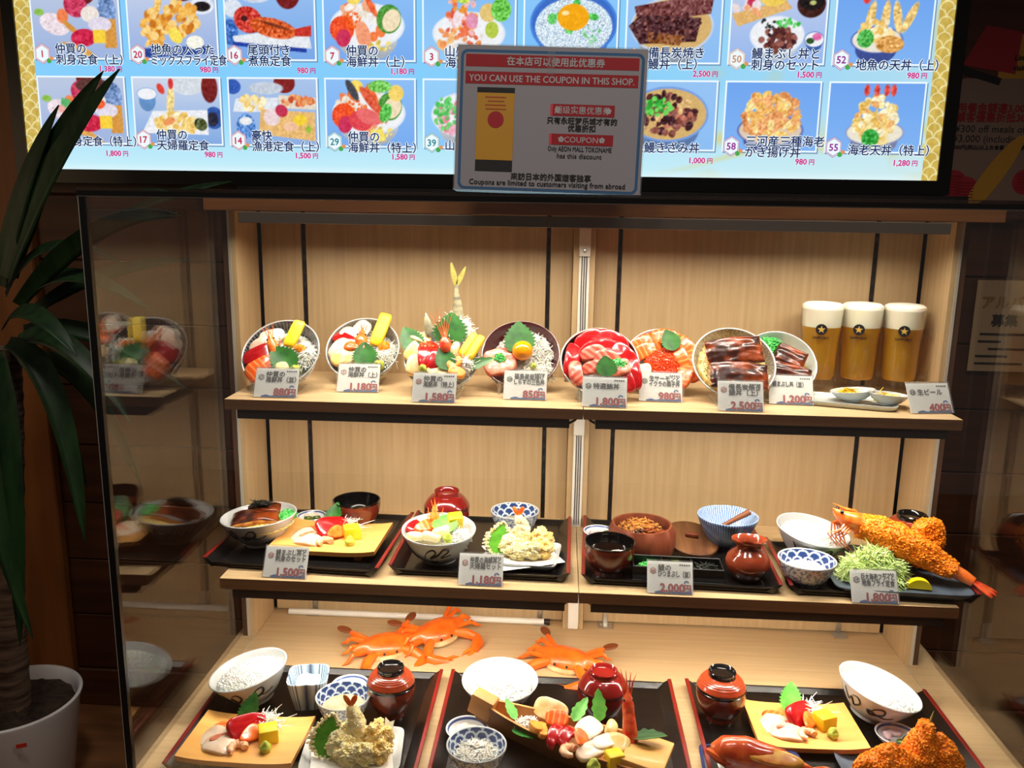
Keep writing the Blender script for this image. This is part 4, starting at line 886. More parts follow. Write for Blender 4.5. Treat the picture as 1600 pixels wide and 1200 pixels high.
def rod(P, rad, seed, seg=16, amp=.12, sub=8):
    pts = []; R = []
    for i in range(len(P)-1):
        for k in range(sub):
            t = k/sub; pts.append([P[i][c_]*(1-t)+P[i+1][c_]*t for c_ in range(3)]); R.append(rad[i]*(1-t)+rad[i+1]*t)
    pts.append(P[-1]); R.append(rad[-1]); mb = MB().tube(pts, R, seg); V = mb.v[0]; r = max(rad)
    mb.v[0] = V+np.array([mnoise.noise_vector(Vector(p)*(1.2/r)+Vector((seed, 0, 0)))*(r*amp) for p in V]); return mb
def tray(cx, cy, z, w, d, rz, label):
    X = T(cx, cy, z)@RZ(rz); r = empty('serving_tray', label, 'tray', X, 'black serving trays with red edges')
    b = MB().box(-w/2+.012, w/2-.012, -d/2+.004, d/2-.004, .0004, .0052, .001, seg=1)
    for s in (-1, 1):
        prof = [(s*(w/2-.022), .0052), (s*(w/2-.004), .0165), (s*(w/2+.002), .0165), (s*(w/2-.013), .0008)]
        b.add([(x, y, zz) for y in (-d/2, d/2) for x, zz in prof], [(0, 1, 2, 3), (7, 6, 5, 4), (0, 4, 5, 1), (1, 5, 6, 2), (2, 6, 7, 3), (3, 7, 4, 0)])
        prof = [(s*(d/2-.010), .0052), (s*(d/2-.002), .0115), (s*(d/2+.002), .0115), (s*(d/2-.006), .0008)]
        b.add([(x, y, zz) for x in (-w/2+.012, w/2-.012) for y, zz in prof], [(0, 1, 2, 3), (7, 6, 5, 4), (0, 4, 5, 1), (1, 5, 6, 2), (2, 6, 7, 3), (3, 7, 4, 0)])
    b.build('tray_body', 'tray', r, smooth=0)
    for s in (-1, 1):
        x0, x1 = sorted((s*(w/2-.0042), s*(w/2+.0024)))
        MB().box(x0, x1, -d/2-.0015, d/2+.0015, .0162, .0192, .001, seg=1).build('red_edge', 'tray_red', r, smooth=0)
    return r
def geta(cx, cy, z, w, d, rz, label):
    r = empty('wooden_plate', label, 'plate', T(cx, cy, z)@RZ(rz), 'golden bamboo sashimi plates')
    n = 25; P = []
    for i in range(n):
        x = (i/(n-1)-.5)*w; zt = .0165+.0055*abs(2*x/w)**3.5
        P.append([(x, -d/2, zt), (x, -d/2, zt), (x, d/2, zt), (x, d/2, zt), (x, d/2, zt-.0075), (x, d/2, zt-.0075), (x, -d/2, zt-.0075), (x, -d/2, zt-.0075), (x, -d/2, zt)])
    mb = MB().grid(P); mb.m = [0 if (k % 8) in (1,) else 1 for k in range(len(mb.f))]
    for i in (0, n-1): mb.add([P[i][k] for k in (0, 2, 4, 6)], [(0, 1, 2, 3)], 1)
    mb.build('plate_board', ['geta', 'geta_edge'], r, smooth=30)
    for s in (-1, 1): MB().box(s*w*.33-.006, s*w*.33+.006, -d/2+.006, d/2-.006, 0, .0095, .001, seg=1).build('foot', 'geta_edge', r, smooth=0)
    return r
def soup_bowl(X, label, r=.042, h=.055, mo='lacq_brown', mi='lacq_black', lid=None, group=None, knob='lacq_black', rid='lacq_orange', rim='lacq_black', gr=1):
    e = empty('soup_bowl', label, 'bowl', X, group)
    o = [(0, .002), (r*.52, .002), (r*.54, 0), (r*.6, 0), (r*.58, .007)]
    for i in range(17):
        t = i/16; o.append((r*(.62+.38*math.sin(min(1, t*1.15)*PI/2)**.8)+(.0004*math.cos(i*PI) if gr else 0), .008+(h-.008)*t))
    k = len(o); o += [(r*.985, h+.0006), (r*.95, h)]
    for i in range(12): t = 1-i/11; o.append((r*(.56+.38*math.sin(min(1, t*1.15)*PI/2)**.8), .011+(h-.0125)*t))
    o.append((0, .011)); MB().lathe(o, 56, [0 if i < k-2 else (2 if i < k+1 else 1) for i in range(len(o)-1)]).build('bowl_body', [mo, mi, rim], e)
    if lid:
        L_ = [(r*.97, h-.003), (r*1.0, h+.001), (r*.985, h+.004)]
        for i in range(15):
            t = (i+1)/15; L_.append((r*(.985-.43*t)+(.0006*(1 if i % 2 else -1) if gr and 2 < i < 14 else 0), h+.004+r*.44*math.sin(t*PI*.5)**.9))
        zt = L_[-1][1]; a = len(L_); L_ += [(r*.535, zt+.002), (r*.555, zt+.0075), (r*.53, zt+.0088), (r*.48, zt+.0065), (r*.45, zt+.003), (0, zt+.002)]
        mm = [2 if i < 2 else (0 if i < a-1 else 1) for i in range(len(L_)-1)]
        MB().lathe(L_, 56, mm).build('lid', [rid, knob, rim], e)
    return e
def card(x, y, z, rz, num, bc, lines, price, label, tilt=60, w=.0725, h=.052):
    e = empty('price_card', label, 'price card', T(x, y, z+.0006)@RZ(rz)@RX(tilt), 'price cards in clear holders')
    MB().box(-w/2, w/2, .001, h, -.0008, 0).build('card_sheet', 'card', e, smooth=0)
    hd = MB().box(-w/2-.001, w/2+.001, .0, h+.001, .0016, .0022).box(-w/2-.001, w/2+.001, h+.0012, h+.0022, -.002, .0022)
    hd.build('clear_holder', 'acrylic', e, smooth=0)
    MB().poly([(-.0012, 0), (.0012, 0), (.0012, h*.5), (-.0012, h*.5)], -.019, -.0012, X=T(0, .0, 0)).build('holder_foot', 'acrylic', e, smooth=0)
    q = MB(); bx, by = -w/2+.0095, h*.70
    if num:
        hx = lambda r: [(bx+r*math.sin(k*PI/3), by+r*math.cos(k*PI/3)) for k in range(6)]
        q.flat(hx(.0056), .0003, bc); q.flat(hx(.0047), .0005, 0); q.flat(hx(.0042), .0006, bc); q.flat(hx(.0036), .0007, 0); text(q, num, bx, by, .0046, .0009, bc, 'c', .00025)
    for k, s in enumerate(lines):
        text(q, s, -w/2+.0175 if num else -w/2+.006, h*(.80-.185*k) if len(lines) > 1 else h*.7, .0078, .0008, 1, 'l', .0003, w-.0215)
    for k in range(5): q.rect(w/2-.021+k*.0036, w/2-.0186+k*.0036, h-.0062, h-.0040, .0004, 1)
    wv = [(-w/2+.012, .0012)]
    for i in range(21): t = i/20; wv.append((-w/2+.012+t*(w-.0135), .0035+.0022*math.sin(t*11)**2+.004*max(0, t-.75)*4))
    wv.append((w/2-.0015, .0012)); q.flat(wv, .0003, 3)
    q.flat([(w/2-.010+.0042*math.cos(a), h*.36+.0036*math.sin(a)) for a in np.linspace(0, PI*1.25, 9)]+[(w/2-.010+.0022*math.cos(a), h*.355+.0018*math.sin(a)) for a in np.linspace(PI*1.25, 0, 9)], .0004, 3)
    pz = h*.205
    text(q, price, w/2-.0135, pz, .0128, .0008, 0, 'r', .0011); text(q, price, w/2-.0135, pz, .0128, .0010, 2, 'r', .0007)
    text(q, '円', w/2-.0030, pz-.0006, .0092, .0008, 0, 'r', .0009); text(q, '円', w/2-.0030, pz-.0006, .0092, .0010, 2, 'r', .0004)
    q.build('printing', ['k_white', 'k_black', 'k_red', 'k_blue', 'k_green', 'k_brown'], e, smooth=0); return e
for nm, cl in (('k_white', (226, 218, 212)), ('k_black', (30, 26, 26)), ('k_red', (170, 14, 40)), ('k_blue', (40, 84, 150)), ('k_green', (70, 92, 70)), ('k_brown', (176, 84, 50))): M[nm] = mat('print_'+nm[2:], c(*cl), .6)
def stand(cx, yf, label, w=.037):
    e = empty('bowl_stand', label, 'stand', T(cx, yf, S1+.0003), 'clear acrylic bowl stands')
    for s in (-1, 1):
        MB().poly([(-.004, 0), (.080, 0), (.080, .003), (.003, .003), (.0015, .024), (-.004, .024)], -.003, .003, X=T(s*w, 0, 0)@Matrix(((0, 0, 1, 0), (1, 0, 0, 0), (0, 1, 0, 0), (0, 0, 0, 1)))).build('side_support', 'acrylic', e, smooth=0)
    MB().box(-w+.003, w-.003, .070, .076, .0003, .003).build('cross_bar', 'acrylic', e, smooth=0)
    return e
def pickle(X, where, label, r=.03, h=.016, cuc=((-.2, -.3), (.35, -.2)), pink=False, oval=1):
    pr = bowl_prof(r, h, r*.5, .0025, .45, 16, .004)
    m = two_sided(lambda V: np.where((np.hypot(V[:, 0], V[:, 1]) > r*.86)[:, None]&(np.hypot(V[:, 0], V[:, 1]) < r*.92)[:, None], S3(60, 84, 140), S3(232, 234, 236)), solid((222, 226, 232)), pr, 64)
    b = MB().lathe(pr[0], 64); o = F(b, 'vc', 'pickle_dish', label, 'dish', X@SCL(oval, 1, 1), vc=m)
    for k in range(3):
        a = 1.2+k*.9; F(MB().pad(r*.26, r*.17, .0055, 2.2, by=-6, nz=.0006, seed=k), 'pickle_pink' if pink else 'squid', 'pickled_turnip', f'{("pink","pale pink","pinkish")[k] if pink else ("white","pale","milky")[k]} pickled turnip slice {where}', 'pickle', X@T(r*.42*math.cos(a)*oval, r*.38*math.sin(a)+.1*r, .0075+.001*k)@RZ(k*50)@RX(12))
    for k, (u, v) in enumerate(cuc):
        F(MB().pad(r*.29, r*.27, .009, 2.2, nz=.0014, seed=k+3), 'pickle', 'cucumber_pickle', f'{("left","right")[k]} dark green pickled cucumber chunk {where}', 'pickle', X@T(u*r*oval, v*r, .0062)@RZ(40*k)@RX(-14))
    return o

# ------------------------------------------------------------------ upper shelf: eight bowls leaning on clear stands
ELEV = 42
def face(cx, cy, cz, az=0): return T(cx, cy, cz)@RZ(az)@RX(90-ELEV)
PH = dict(A='in the black striped 880 yen bowl', B='in the white rimmed 1,180 yen bowl', C='in the mackerel topped 1,580 yen bowl', D='in the maroon 850 yen bowl', E='in the upper 1,800 yen tuna bowl', Fb='in the 980 yen salmon bowl', G='in the large 2,500 yen eel bowl', Hb='in the half hidden 1,200 yen eel bowl')
BW = dict(A=(-.527, -.171, .573, .0697), B=(-.401, -.090, .571, .0679), C=(-.245, -.166, .570, .0654), D=(-.110, -.116, .573, .0701), E=(.028, -.163, .572, .0681), Fb=(.140, -.103, .568, .0638), G=(.257, -.157, .574, .0716), Hb=(.348, -.107, .569, .0643))
LB = dict(A='black striped bowl leaning behind the 880 yen card', B='white rimmed bowl leaning behind the upper 1,180 yen card', C='pale bowl leaning behind the 1,580 yen card', D='dark maroon lacquer bowl leaning behind the 850 yen card', E='grey outside black inside bowl behind the upper 1,800 yen card', Fb='white bowl leaning behind the 980 yen card', G='grey cross-hatched bowl leaning behind the 2,500 yen card', Hb='pale grey bowl half hidden behind the 2,500 yen bowl')
FR = {}
for k, (x, y, z, r) in BW.items():
    az = {'A': -4, 'G': 3, 'Hb': 4, 'E': 2}.get(k, 0); X = face(x, y, z, az); FR[k] = (X, r); h = .052; XB = X@T(0, 0, -h)
    pr = bowl_prof(r, h, r*.42, .003, .55, 22)
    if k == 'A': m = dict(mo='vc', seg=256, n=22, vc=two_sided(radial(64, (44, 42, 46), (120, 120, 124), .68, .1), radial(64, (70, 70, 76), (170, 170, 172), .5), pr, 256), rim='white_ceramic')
    elif k == 'D': m = dict(mo='lacq_maroon')
    elif k == 'E': m = dict(mo='grey_ceramic', mi='lacq_black')
    elif k in 'BG': m = dict(mo='white_ceramic', mi='vc', seg=128, n=22, vc=radial(60, (112, 102, 88), (150, 140, 124), .5, .5), rim='white_ceramic')
    elif k == 'C': m = dict(mo='white_ceramic', mi='grey_ceramic')
    elif k == 'Hb': m = dict(mo='grey_ceramic', rim='white_ceramic')
    else: m = dict(mo='white_ceramic')
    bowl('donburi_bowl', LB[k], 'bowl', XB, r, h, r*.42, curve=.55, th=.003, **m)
    stand(x, y-r*math.sin(math.radians(ELEV))-.004, 'clear acrylic stand holding '+PH[k][3:], .034)
def P(k, u, v, h=0.0, rz=0, rx=0, ry=0):
    X, r = FR[k]; return X@T(u*r, v*r, h)@RZ(rz)@RX(rx)@RY(ry)
def bed(k, m='rice', dy=-.08, s=.84, z=-.020, hh=.010, col='white'):
    X, r = FR[k]; F(rice_mb(r*s, hh, 420, ord(k[0])), m, 'rice_bed', f'{col} rice bed {PH[k]}', 'rice', X@T(0, dy*r, z), smooth=180, kind='stuff')
_sl = slice_
def slice_(X, where, desc, name, rx, ry, Tk, m, **k): return _sl(X, where, desc, name, rx*GS, ry*GS, Tk*min(GS, 1.08), m, **k)
GS = 1.16
# A, 880 yen
k = 'A'; w = PH[k]; bed(k)
slice_(P(k, -.38, .52, -.008, 20, 10), w, 'upper milky white squid slice', 'squid_slice', .020, .012, .006, 'squid', bx=-4)
slice_(P(k, -.52, .26, -.006, 38, 12), w, 'lower pale white fish slice', 'white_fish_slice', .023, .013, .006, 'whitefish', bx=-4)
slice_(P(k, -.54, -.10, .000, 30, 10), w, 'dark red tuna slice', 'tuna_slice', .025, .0135, .007, 'tuna', bx=-5, tp=-.15)
slice_(P(k, -.34, -.46, .001, 46, 8), w, 'orange salmon slice', 'salmon_slice', .027, .0155, .007, 'salmon', bx=-5, tp=.25)
prawn_head(P(k, -.10, -.12, .006, 112, 0, -8), w, L=.046, R=.0088, ant=.02)
F(MB().pad(.027, .0115, .0075, 6, nz=.0012), 'egg', 'omelette', 'upright yellow omelette strip '+w, 'omelette', P(k, .27, .52, .004, 76, 0, -8))
nest(P(k, .58, -.02, -.008), w, .021, .024, .012, 300, 3, L=.014)
pieces(P(k, .50, .10, .004), w, 'orange roe mound', 'orange_roe', 'roe', 130, .0095, .009, .007, .0013, 'tobiko', 4)
shiso(P(k, .50, -.52, .004, 140, 0, -8), w, L=.062, Wd=.023)
slice_(P(k, .22, -.52, .006, 20), w, 'pale yellow clam piece', 'clam', .010, .007, .008, 'ginger', nz=.003, cat='shellfish')
slice_(P(k, .36, -.74, .002, 0), w, 'lower round cream shellfish', 'scallop', .008, .008, .008, 'shell', nz=.001, cat='shellfish')
wasabi(P(k, .56, -.56, .002), w, .0085)
# B, 1,180 yen
k = 'B'; w = PH[k]; bed(k)
slice_(P(k, -.15, .62, -.006, 60, 10), w, 'upper squid slice', 'squid_slice', .019, .013, .006, 'squid', bx=-4)
slice_(P(k, -.36, .42, -.003, 150, 10), w, 'middle milky squid slice', 'squid_slice', .021, .013, .006, 'squid', bx=-5)
slice_(P(k, -.48, .20, .000, 152, 10), w, 'bright red tuna slice', 'tuna_slice', .027, .012, .007, 'tuna', bx=-9, cv=-4)
slice_(P(k, -.56, -.10, .004, 58, 8), w, 'pinkish clam slice', 'clam', .022, .015, .007, 'whitefish', bx=-8, cat='shellfish')
slice_(P(k, -.46, -.34, .007, 40, 5), w, 'orange yellow shellfish slice', 'clam', .020, .013, .007, 'shell', bx=-8, cat='shellfish')
slice_(P(k, -.18, -.38, .009, 30, 5), w, 'speckled abalone slice', 'abalone', .020, .008, .006, 'seared', bx=-8, cat='shellfish')
prawn_head(P(k, -.02, -.14, .008, 90, 0, -10), w, L=.044, R=.0115, ant=.012, seed=5)
slice_(P(k, -.16, -.08, .012, 0), w, 'orange prawn leg bundle', 'prawn_piece', .017, .007, .005, 'prawn', nz=.003, cat='prawn')
F(MB().pad(.034, .0125, .008, 6, nz=.0012), 'egg', 'omelette', 'tall yellow omelette strip '+w, 'omelette', P(k, .44, .56, .004, 76, 0, -10))
nest(P(k, .62, -.14, -.006), w, .019, .025, .012, 280, 6, L=.014)
pieces(P(k, .60, .02, .006), w, 'yellow orange roe mound', 'orange_roe', 'roe', 130, .0105, .0105, .007, .0013, 'tobiko', 7)
shiso(P(k, .20, -.62, .008, 100, 0, -14), w, L=.046, Wd=.022)
wasabi(P(k, .55, -.62, .002), w, .0095)
# C, 1,580 yen
k = 'C'; w = PH[k]; bed(k)
nest(P(k, .28, .86, -.004), w, .030, .028, .02, 330, 9)
shiso(P(k, -.62, .10, .006, 122, 0, -4), w, 'left sticking out shiso leaf', L=.058, Wd=.020)
mk = MB().tube([(0, 0, 0), (0, .004, .03), (-.002, .008, .060), (-.004, .010, .082), (-.004, .011, .094)], [.0135, .0115, .0078, .0042, .0036], 14, flat=.6)
mo = F(mk, 'mackerel', 'mackerel', 'silver mackerel tail standing at the back '+w, 'fish', T(-.222, -.118, .598))
fn = MB()
for s, hh, wd in ((-1, .040, .0062), (1, .034, .0062)):
    Pp = []
    for i in range(9):
        t = i/8; x = s*(.0018+.011*t**1.2*(1.25 if s > 0 else .75)); ww = wd*math.sin(PI*(.12+.86*t))**.8*(1-.2*t)+.0006; z = hh*t
        Pp.append([(x-ww*.8, -.0007, z), (x+ww*.8, -.0007, z+.001), (x+ww*.8, .0007, z+.001), (x-ww*.8, .0007, z), (x-ww*.8, -.0007, z)])
    fn.grid(Pp)
fn.build('tail_fin', 'fin', mo, T(-.004, .011, .092))
shiso(P(k, .20, .25, .012, 88, 0, -18), w, 'large upright dark shiso leaf', L=.062, Wd=.029)
slice_(P(k, -.60, .55, .004, 160, 10), w, 'upper cream scallop slice', 'scallop', .017, .009, .006, 'shell', bx=-6, cat='shellfish')
slice_(P(k, -.74, .16, .004, 60, 10), w, 'left cream clam slice', 'clam', .019, .011, .006, 'shell', bx=-8, cat='shellfish')
slice_(P(k, -.68, -.30, .004, 80, 10), w, 'seared scallop half', 'scallop', .018, .012, .008, 'seared', bx=-6, cat='shellfish')
pieces(P(k, -.36, .22, .008), w, 'red orange salmon roe heap', 'salmon_roe', 'roe', 120, .018, .014, .008, .0022, 'ikura', 3)
slice_(P(k, -.40, -.16, .012, 100, 8), w, 'left red tuna slice', 'tuna_slice', .020, .011, .008, 'tuna', bx=-8)
slice_(P(k, -.12, -.20, .012, 75, 8), w, 'right red tuna slice', 'tuna_slice', .020, .011, .008, 'tuna', bx=-8)
prawn_head(P(k, .16, -.02, .020, 100, 0, -10), w, 'red prawn head with long feelers', L=.040, R=.010, m='prawn_red', ant=.045, na=6, seed=8)
F(MB().tube([(0, 0, 0), (.012, 0, .003), (.026, 0, .004), (.036, 0, .004)], [.008, .0075, .005, .001], 12, flat=.7), 'mackerel', 'small_mackerel', 'small grey pointed mackerel head '+w, 'fish', P(k, -.36, .66, .012, 105, 0, -20))
shiso(P(k, .30, -.50, .016, 120, 0, -8), w, 'lower front shiso leaf', L=.045, Wd=.017)
for i, (u, v) in enumerate(((.70, .30), (.90, .22))): F(MB().pad(.026, .0075, .010, 5, nz=.001, seed=i), 'egg', 'omelette', f'{("left","right")[i]} slanting yellow omelette strip '+w, 'omelette', P(k, u, v, .010, 66, 0, -4))
slice_(P(k, .36, .04, .014, 80), w, 'tan whelk piece', 'whelk', .018, .006, .008, 'seared', nz=.004, cat='shellfish')
nest(P(k, .66, -.24, .006), w, .014, .013, .010, 160, 12, 'shirasu', 'heap of pale shredded seaweed', 'shredded_seaweed', .014)
for i, (u, v) in enumerate(((.40, -.30), (.48, -.58))): slice_(P(k, u, v, .012, 40-60*i), w, f'{("upper","lower")[i]} orange sea urchin tongue', 'sea_urchin', .013, .008, .008, 'carrot', cat='sea urchin')
shiso(P(k, .70, -.34, .006, 22, 0, -4), w, 'right sticking out bamboo leaf', L=.050, Wd=.010, m='bamboo', serr=4)
wasabi(P(k, -.42, -.50, .010), w, .0075)
slice_(P(k, -.05, -.52, .010, 0), w, 'pale pickled ginger heap', 'pickled_ginger', .015, .008, .007, 'ginger', nz=.004, cat='garnish')
# D, 850 yen
k = 'D'; w = PH[k]; bed(k, z=-.026)
nest(P(k, .10, .12, -.016), w, .050, .046, .014, 900, 14, 'shirasu', 'bed of small white boiled whitebait', 'boiled_whitebait', .011, .0011, 1.0, 'whitebait', .3)
nest(P(k, .34, -.50, -.012), w, .038, .022, .010, 260, 15, 'shirasu', 'front patch of translucent raw whitebait', 'raw_whitebait', .013, .0010, .9, 'whitebait', .3)
shiso(P(k, .00, -.10, .004, 96, 0, -12), w, L=.066, Wd=.027)
F(MB().blob(.0185, .0180, .0165, 4), 'yolk', 'egg_yolk', 'glossy round orange egg yolk '+w, 'egg', P(k, .05, -.02, .012))
slice_(P(k, -.52, -.28, -.008, 20), w, 'mound of minced pink tuna', 'minced_tuna', .026, .022, .014, 'pinkmince', nz=.004)
scallions(P(k, -.52, -.20, .004), w, 46, .012, .010, .007, .0026, 3)
wasabi(P(k, .34, -.40, .000), w, .0052, 'small dab of yellow ginger')
GS = 1.06
# E, 1,800 yen tuna
k = 'E'; w = PH[k]; bed(k, dy=0, s=.8, z=-.024)
for i, (u, v, rz, L_, Wd, h, ds) in enumerate(((-.70, .02, 82, .034, .013, -.002, 'left upright'), (-.22, .70, 24, .030, .014, -.004, 'top left'), (.34, .66, -28, .033, .014, -.002, 'top right'), (.02, .34, 10, .038, .016, .002, 'middle large'), (.60, .18, -48, .036, .015, .002, 'right middle'), (.80, -.30, -82, .034, .014, .002, 'far right'), (.62, -.52, -70, .028, .011, .006, 'lower right'))):
    slice_(P(k, u, v, h, rz, 14), w, f'{ds} red tuna slice', 'tuna_slice', L_, Wd, .0075, 'tuna', bx=-6, cv=-5 if abs(rz) < 60 else 0, seed=i)
for i, (u, v, rz, L_, Wd, ds) in enumerate(((-.16, .16, 14, .022, .012, 'upper'), (.16, .02, -8, .024, .010, 'middle'), (-.64, -.48, 96, .022, .011, 'left standing'), (-.16, -.34, 12, .020, .011, 'lower'))):
    slice_(P(k, u, v, .008+.002*i, rz, 12), w, f'{ds} pink fatty tuna slice', 'fatty_tuna_slice', L_, Wd, .008, 'toro', bx=-10, cv=-6)
slice_(P(k, .46, -.34, .008, 20), w, 'minced tuna mound', 'minced_tuna', .019, .014, .012, 'pinkmince', nz=.004)
scallions(P(k, .44, -.24, .018), w, 44, .015, .010, .005, .0021, 6)
shiso(P(k, .16, -.62, .016, 98, 0, -16), w, 'small front shiso leaf', L=.038, Wd=.018)
# F, 980 yen salmon
k = 'Fb'; w = PH[k]; bed(k, dy=0, s=.8, z=-.024)
for i, (u, v, rz, L_, Wd, h, ds) in enumerate(((-.48, .52, 34, .030, .013, -.002, 'upper left'), (.16, .76, -6, .032, .014, -.004, 'top'), (.66, .42, -46, .034, .015, .000, 'upper right'), (-.42, .24, 28, .028, .013, .003, 'inner left'), (.78, -.16, -82, .034, .014, .002, 'right'), (.64, -.52, -112, .028, .013, .004, 'lower right'), (.52, .06, -70, .027, .011, .006, 'inner right'))):
    slice_(P(k, u, v, h, rz, 12), w, f'{ds} orange salmon slice', 'salmon_slice', L_, Wd, .007, 'salmon', bx=-6, cv=-5 if abs(rz) < 60 else 0, seed=i)
pieces(P(k, .02, -.16, .002), w, 'mound of red orange salmon roe', 'salmon_roe', 'roe', 420, .031, .029, .013, .0023, 'ikura', 9)
shiso(P(k, .34, .14, .014, 112, 0, -12), w, L=.042, Wd=.018)
slice_(P(k, -.56, -.46, .006, 10), w, 'pale yellow pickled ginger slice', 'pickled_ginger', .015, .010, .006, 'ginger', nz=.003, cat='garnish')
# G, 2,500 yen eel
k = 'G'; w = PH[k]; bed(k, 'rice_y', .02, .86, -.018, .010, 'sauce stained')
eel(P(k, .03, .26, .004, 8, 8), w, 'large upper glazed eel fillet', .050, .0255, .012, 2, 3)
eel(P(k, .05, -.44, .006, -3, 4), w, 'large lower glazed eel fillet', .049, .0245, .012, 5, 3)
# H, 1,200 yen eel
k = 'Hb'; w = PH[k]; bed(k, 'rice_y', -.1, .80, -.018, .010, 'brown stained')
scallions(P(k, -.18, .60, -.008), w, 120, .024, .016, .010, .0028, 8)
eel(P(k, .26, .10, .002, -28, 4), w, 'upper short glazed eel fillet', .027, .019, .010, 7)
eel(P(k, .10, -.42, .004, -18, 4), w, 'lower glazed eel fillet', .040, .017, .010, 9)

CARDS = [(-.514, -.246, S1, 2, '17', 4, ('仲買の', '海鮮丼（並）'), '880', 'cream 880 yen price card at the left end of upper shelf'), (-.389, -.186, S1, 2, '7', 5, ('仲買の', '海鮮丼（上）'), '1,180', 'cream 1,180 yen price card on the upper shelf'),
 (-.247, -.250, S1, 0, '29', 5, ('仲買の', '海鮮丼（特上）'), '1,580', 'cream 1,580 yen price card in front of the prawn bowl'), (-.098, -.210, S1, -1, '28', 4, ('篠島産釜揚げ', 'しらすの三色丼'), '850', 'cream 850 yen price card before the maroon bowl'),
 (.034, -.249, S1, -2, '26', 1, ('特選鮪丼',), '1,800', 'cream 1,800 yen price card before the tuna bowl'), (.131, -.195, S1, -2, '25', 4, ('生サーモンと', 'イクラの親子丼'), '980', 'cream 980 yen price card before the salmon bowl'),
 (.254, -.251, S1, -2, '47', 5, ('備長炭焼き', '鰻丼（上）'), '2,500', 'cream 2,500 yen price card before the eel bowl'), (.350, -.190, S1, -3, '', 5, ('鰻まぶし丼（並）',), '1,200', 'cream 1,200 yen price card beside the grey plate'),
 (.566, -.226, S1, 9, '18', 1, ('生ビール',), '400', 'tilted 400 yen price card beside the beer mugs'),
 (-.484, -.325, S2, -1, '50', 5, ('鰻まぶし丼と', '刺身のセット'), '1,500', 'cream 1,500 yen price card on the middle shelf'), (-.160, -.325, S2, -1, '13', 5, ('仲買の海鮮丼と', '天婦羅セット'), '1,180', 'cream 1,180 yen price card before the middle shelf tempura'),
 (.146, -.327, S2, -1, '46', 5, ('鰻の', 'ひつまぶし（並）'), '2,000', 'cream 2,000 yen price card before the black condiment box'), (.467, -.3315, S2, 0, '19', 1, ('巨大海老フライと', '地魚フライ定食'), '1,800', 'cream 1,800 yen price card before the shredded cabbage')]
for a in CARDS: card(*a)
# beer mugs and snack plate
for i, (x, y) in enumerate(((.428, -.058), (.500, -.052), (.572, -.058))):
    pos = ('left', 'middle', 'right')[i]; e = empty('beer_mug', f'{pos} of three full beer mugs on the upper shelf', 'beer mug', T(x, y, S1+.0004)@RZ((8, -4, -16)[i]), 'full beer mugs')
    R = .0345
    pr = [(0, 0), (R*.90, 0), (R*.96, .003), (R*.97, .010), (R*.93, .020), (R*.90, .030), (R*.92, .060), (R*.97, .100), (R*1.05, .118), (R*1.08, .135), (R*1.06, .150), (R*1.03, .1500), (R*1.00, .135), (R*.975, .118), (R*.89, .100), (R*.84, .060), (R*.82, .030), (R*.75, .024), (0, .022)]
    MB().lathe(pr, 48).build('glass_body', 'mug', e)
    for q in range(10):
        a = 2*PI*q/10; MB().blob(.0055, .0022, .012, 2, X=RZ(math.degrees(a))@T(R*.93, 0, .014)@RZ(90)).build('foot_facet', 'mug', e)
    MB().lathe([(0, .0226), (R*.74, .0246), (R*.812, .0305), (R*.832, .060), (R*.882, .100), (R*.955, .1165), (R*.96, .118), (0, .118)], 40).build('beer', 'beer', e)
    MB().lathe([(0, .1182), (R*.962, .1182), (R*.99, .135), (R*1.018, .150), (R*1.03, .1525), (R*1.0, .1565), (R*.85, .1600), (R*.5, .1615), (0, .162)], 40).build('foam', 'foam', e)
    MB().tube([(R*1.0, 0, .112), (R*1.35, 0, .114), (R*1.62, 0, .100), (R*1.66, 0, .070), (R*1.55, 0, .042), (R*1.25, 0, .030), (R*.95, 0, .034)], [.006, .0062, .0062, .006, .006, .006, .0058], 12).build('handle', 'mug', e)
    q = MB(); cyl = []
    q.flat([(.0098*math.cos(a), .0098*math.sin(a)) for a in np.linspace(0, 2*PI, 33)[:-1]], 0, 0)
    for k in range(5):
        a = PI/2+k*2*PI/5; q.flat([(0, 0), (.0028*math.cos(a-PI/5), .0028*math.sin(a-PI/5)), (.0070*math.cos(a), .0070*math.sin(a)), (.0028*math.cos(a+PI/5), .0028*math.sin(a+PI/5))], .0003, 1)
    text(q, 'SAPPORO', 0, -.0148, .0046, 0, 0, 'c', .0002)
    for j, V in enumerate(q.v):
        th = V[:, 0]/(R*1.06); rr_ = R*1.07+V[:, 2]; q.v[j] = np.stack([rr_*np.sin(th), -rr_*np.cos(th), .116+V[:, 1]], 1)
    q.build('printed_emblem', ['ink', 'k_gold'] if 'k_gold' in M else ['ink', 'card'], e, X=RZ((-24, -20, -2)[i]), smooth=0)
sp = F(MB().pad(.0745, .040, .0085, 7, seg=64, prof=[(0, .35), (.80, .35), (.90, .5), (.965, .98), (.985, 1.05), (1, .95), (.98, .5), (.93, .1), (.88, 0), (0, 0)]), 'grey_ceramic', 'snack_plate', 'long pale grey plate in front of the beer mugs', 'plate', T(.452, -.170, S1+.0006)@RZ(-17))
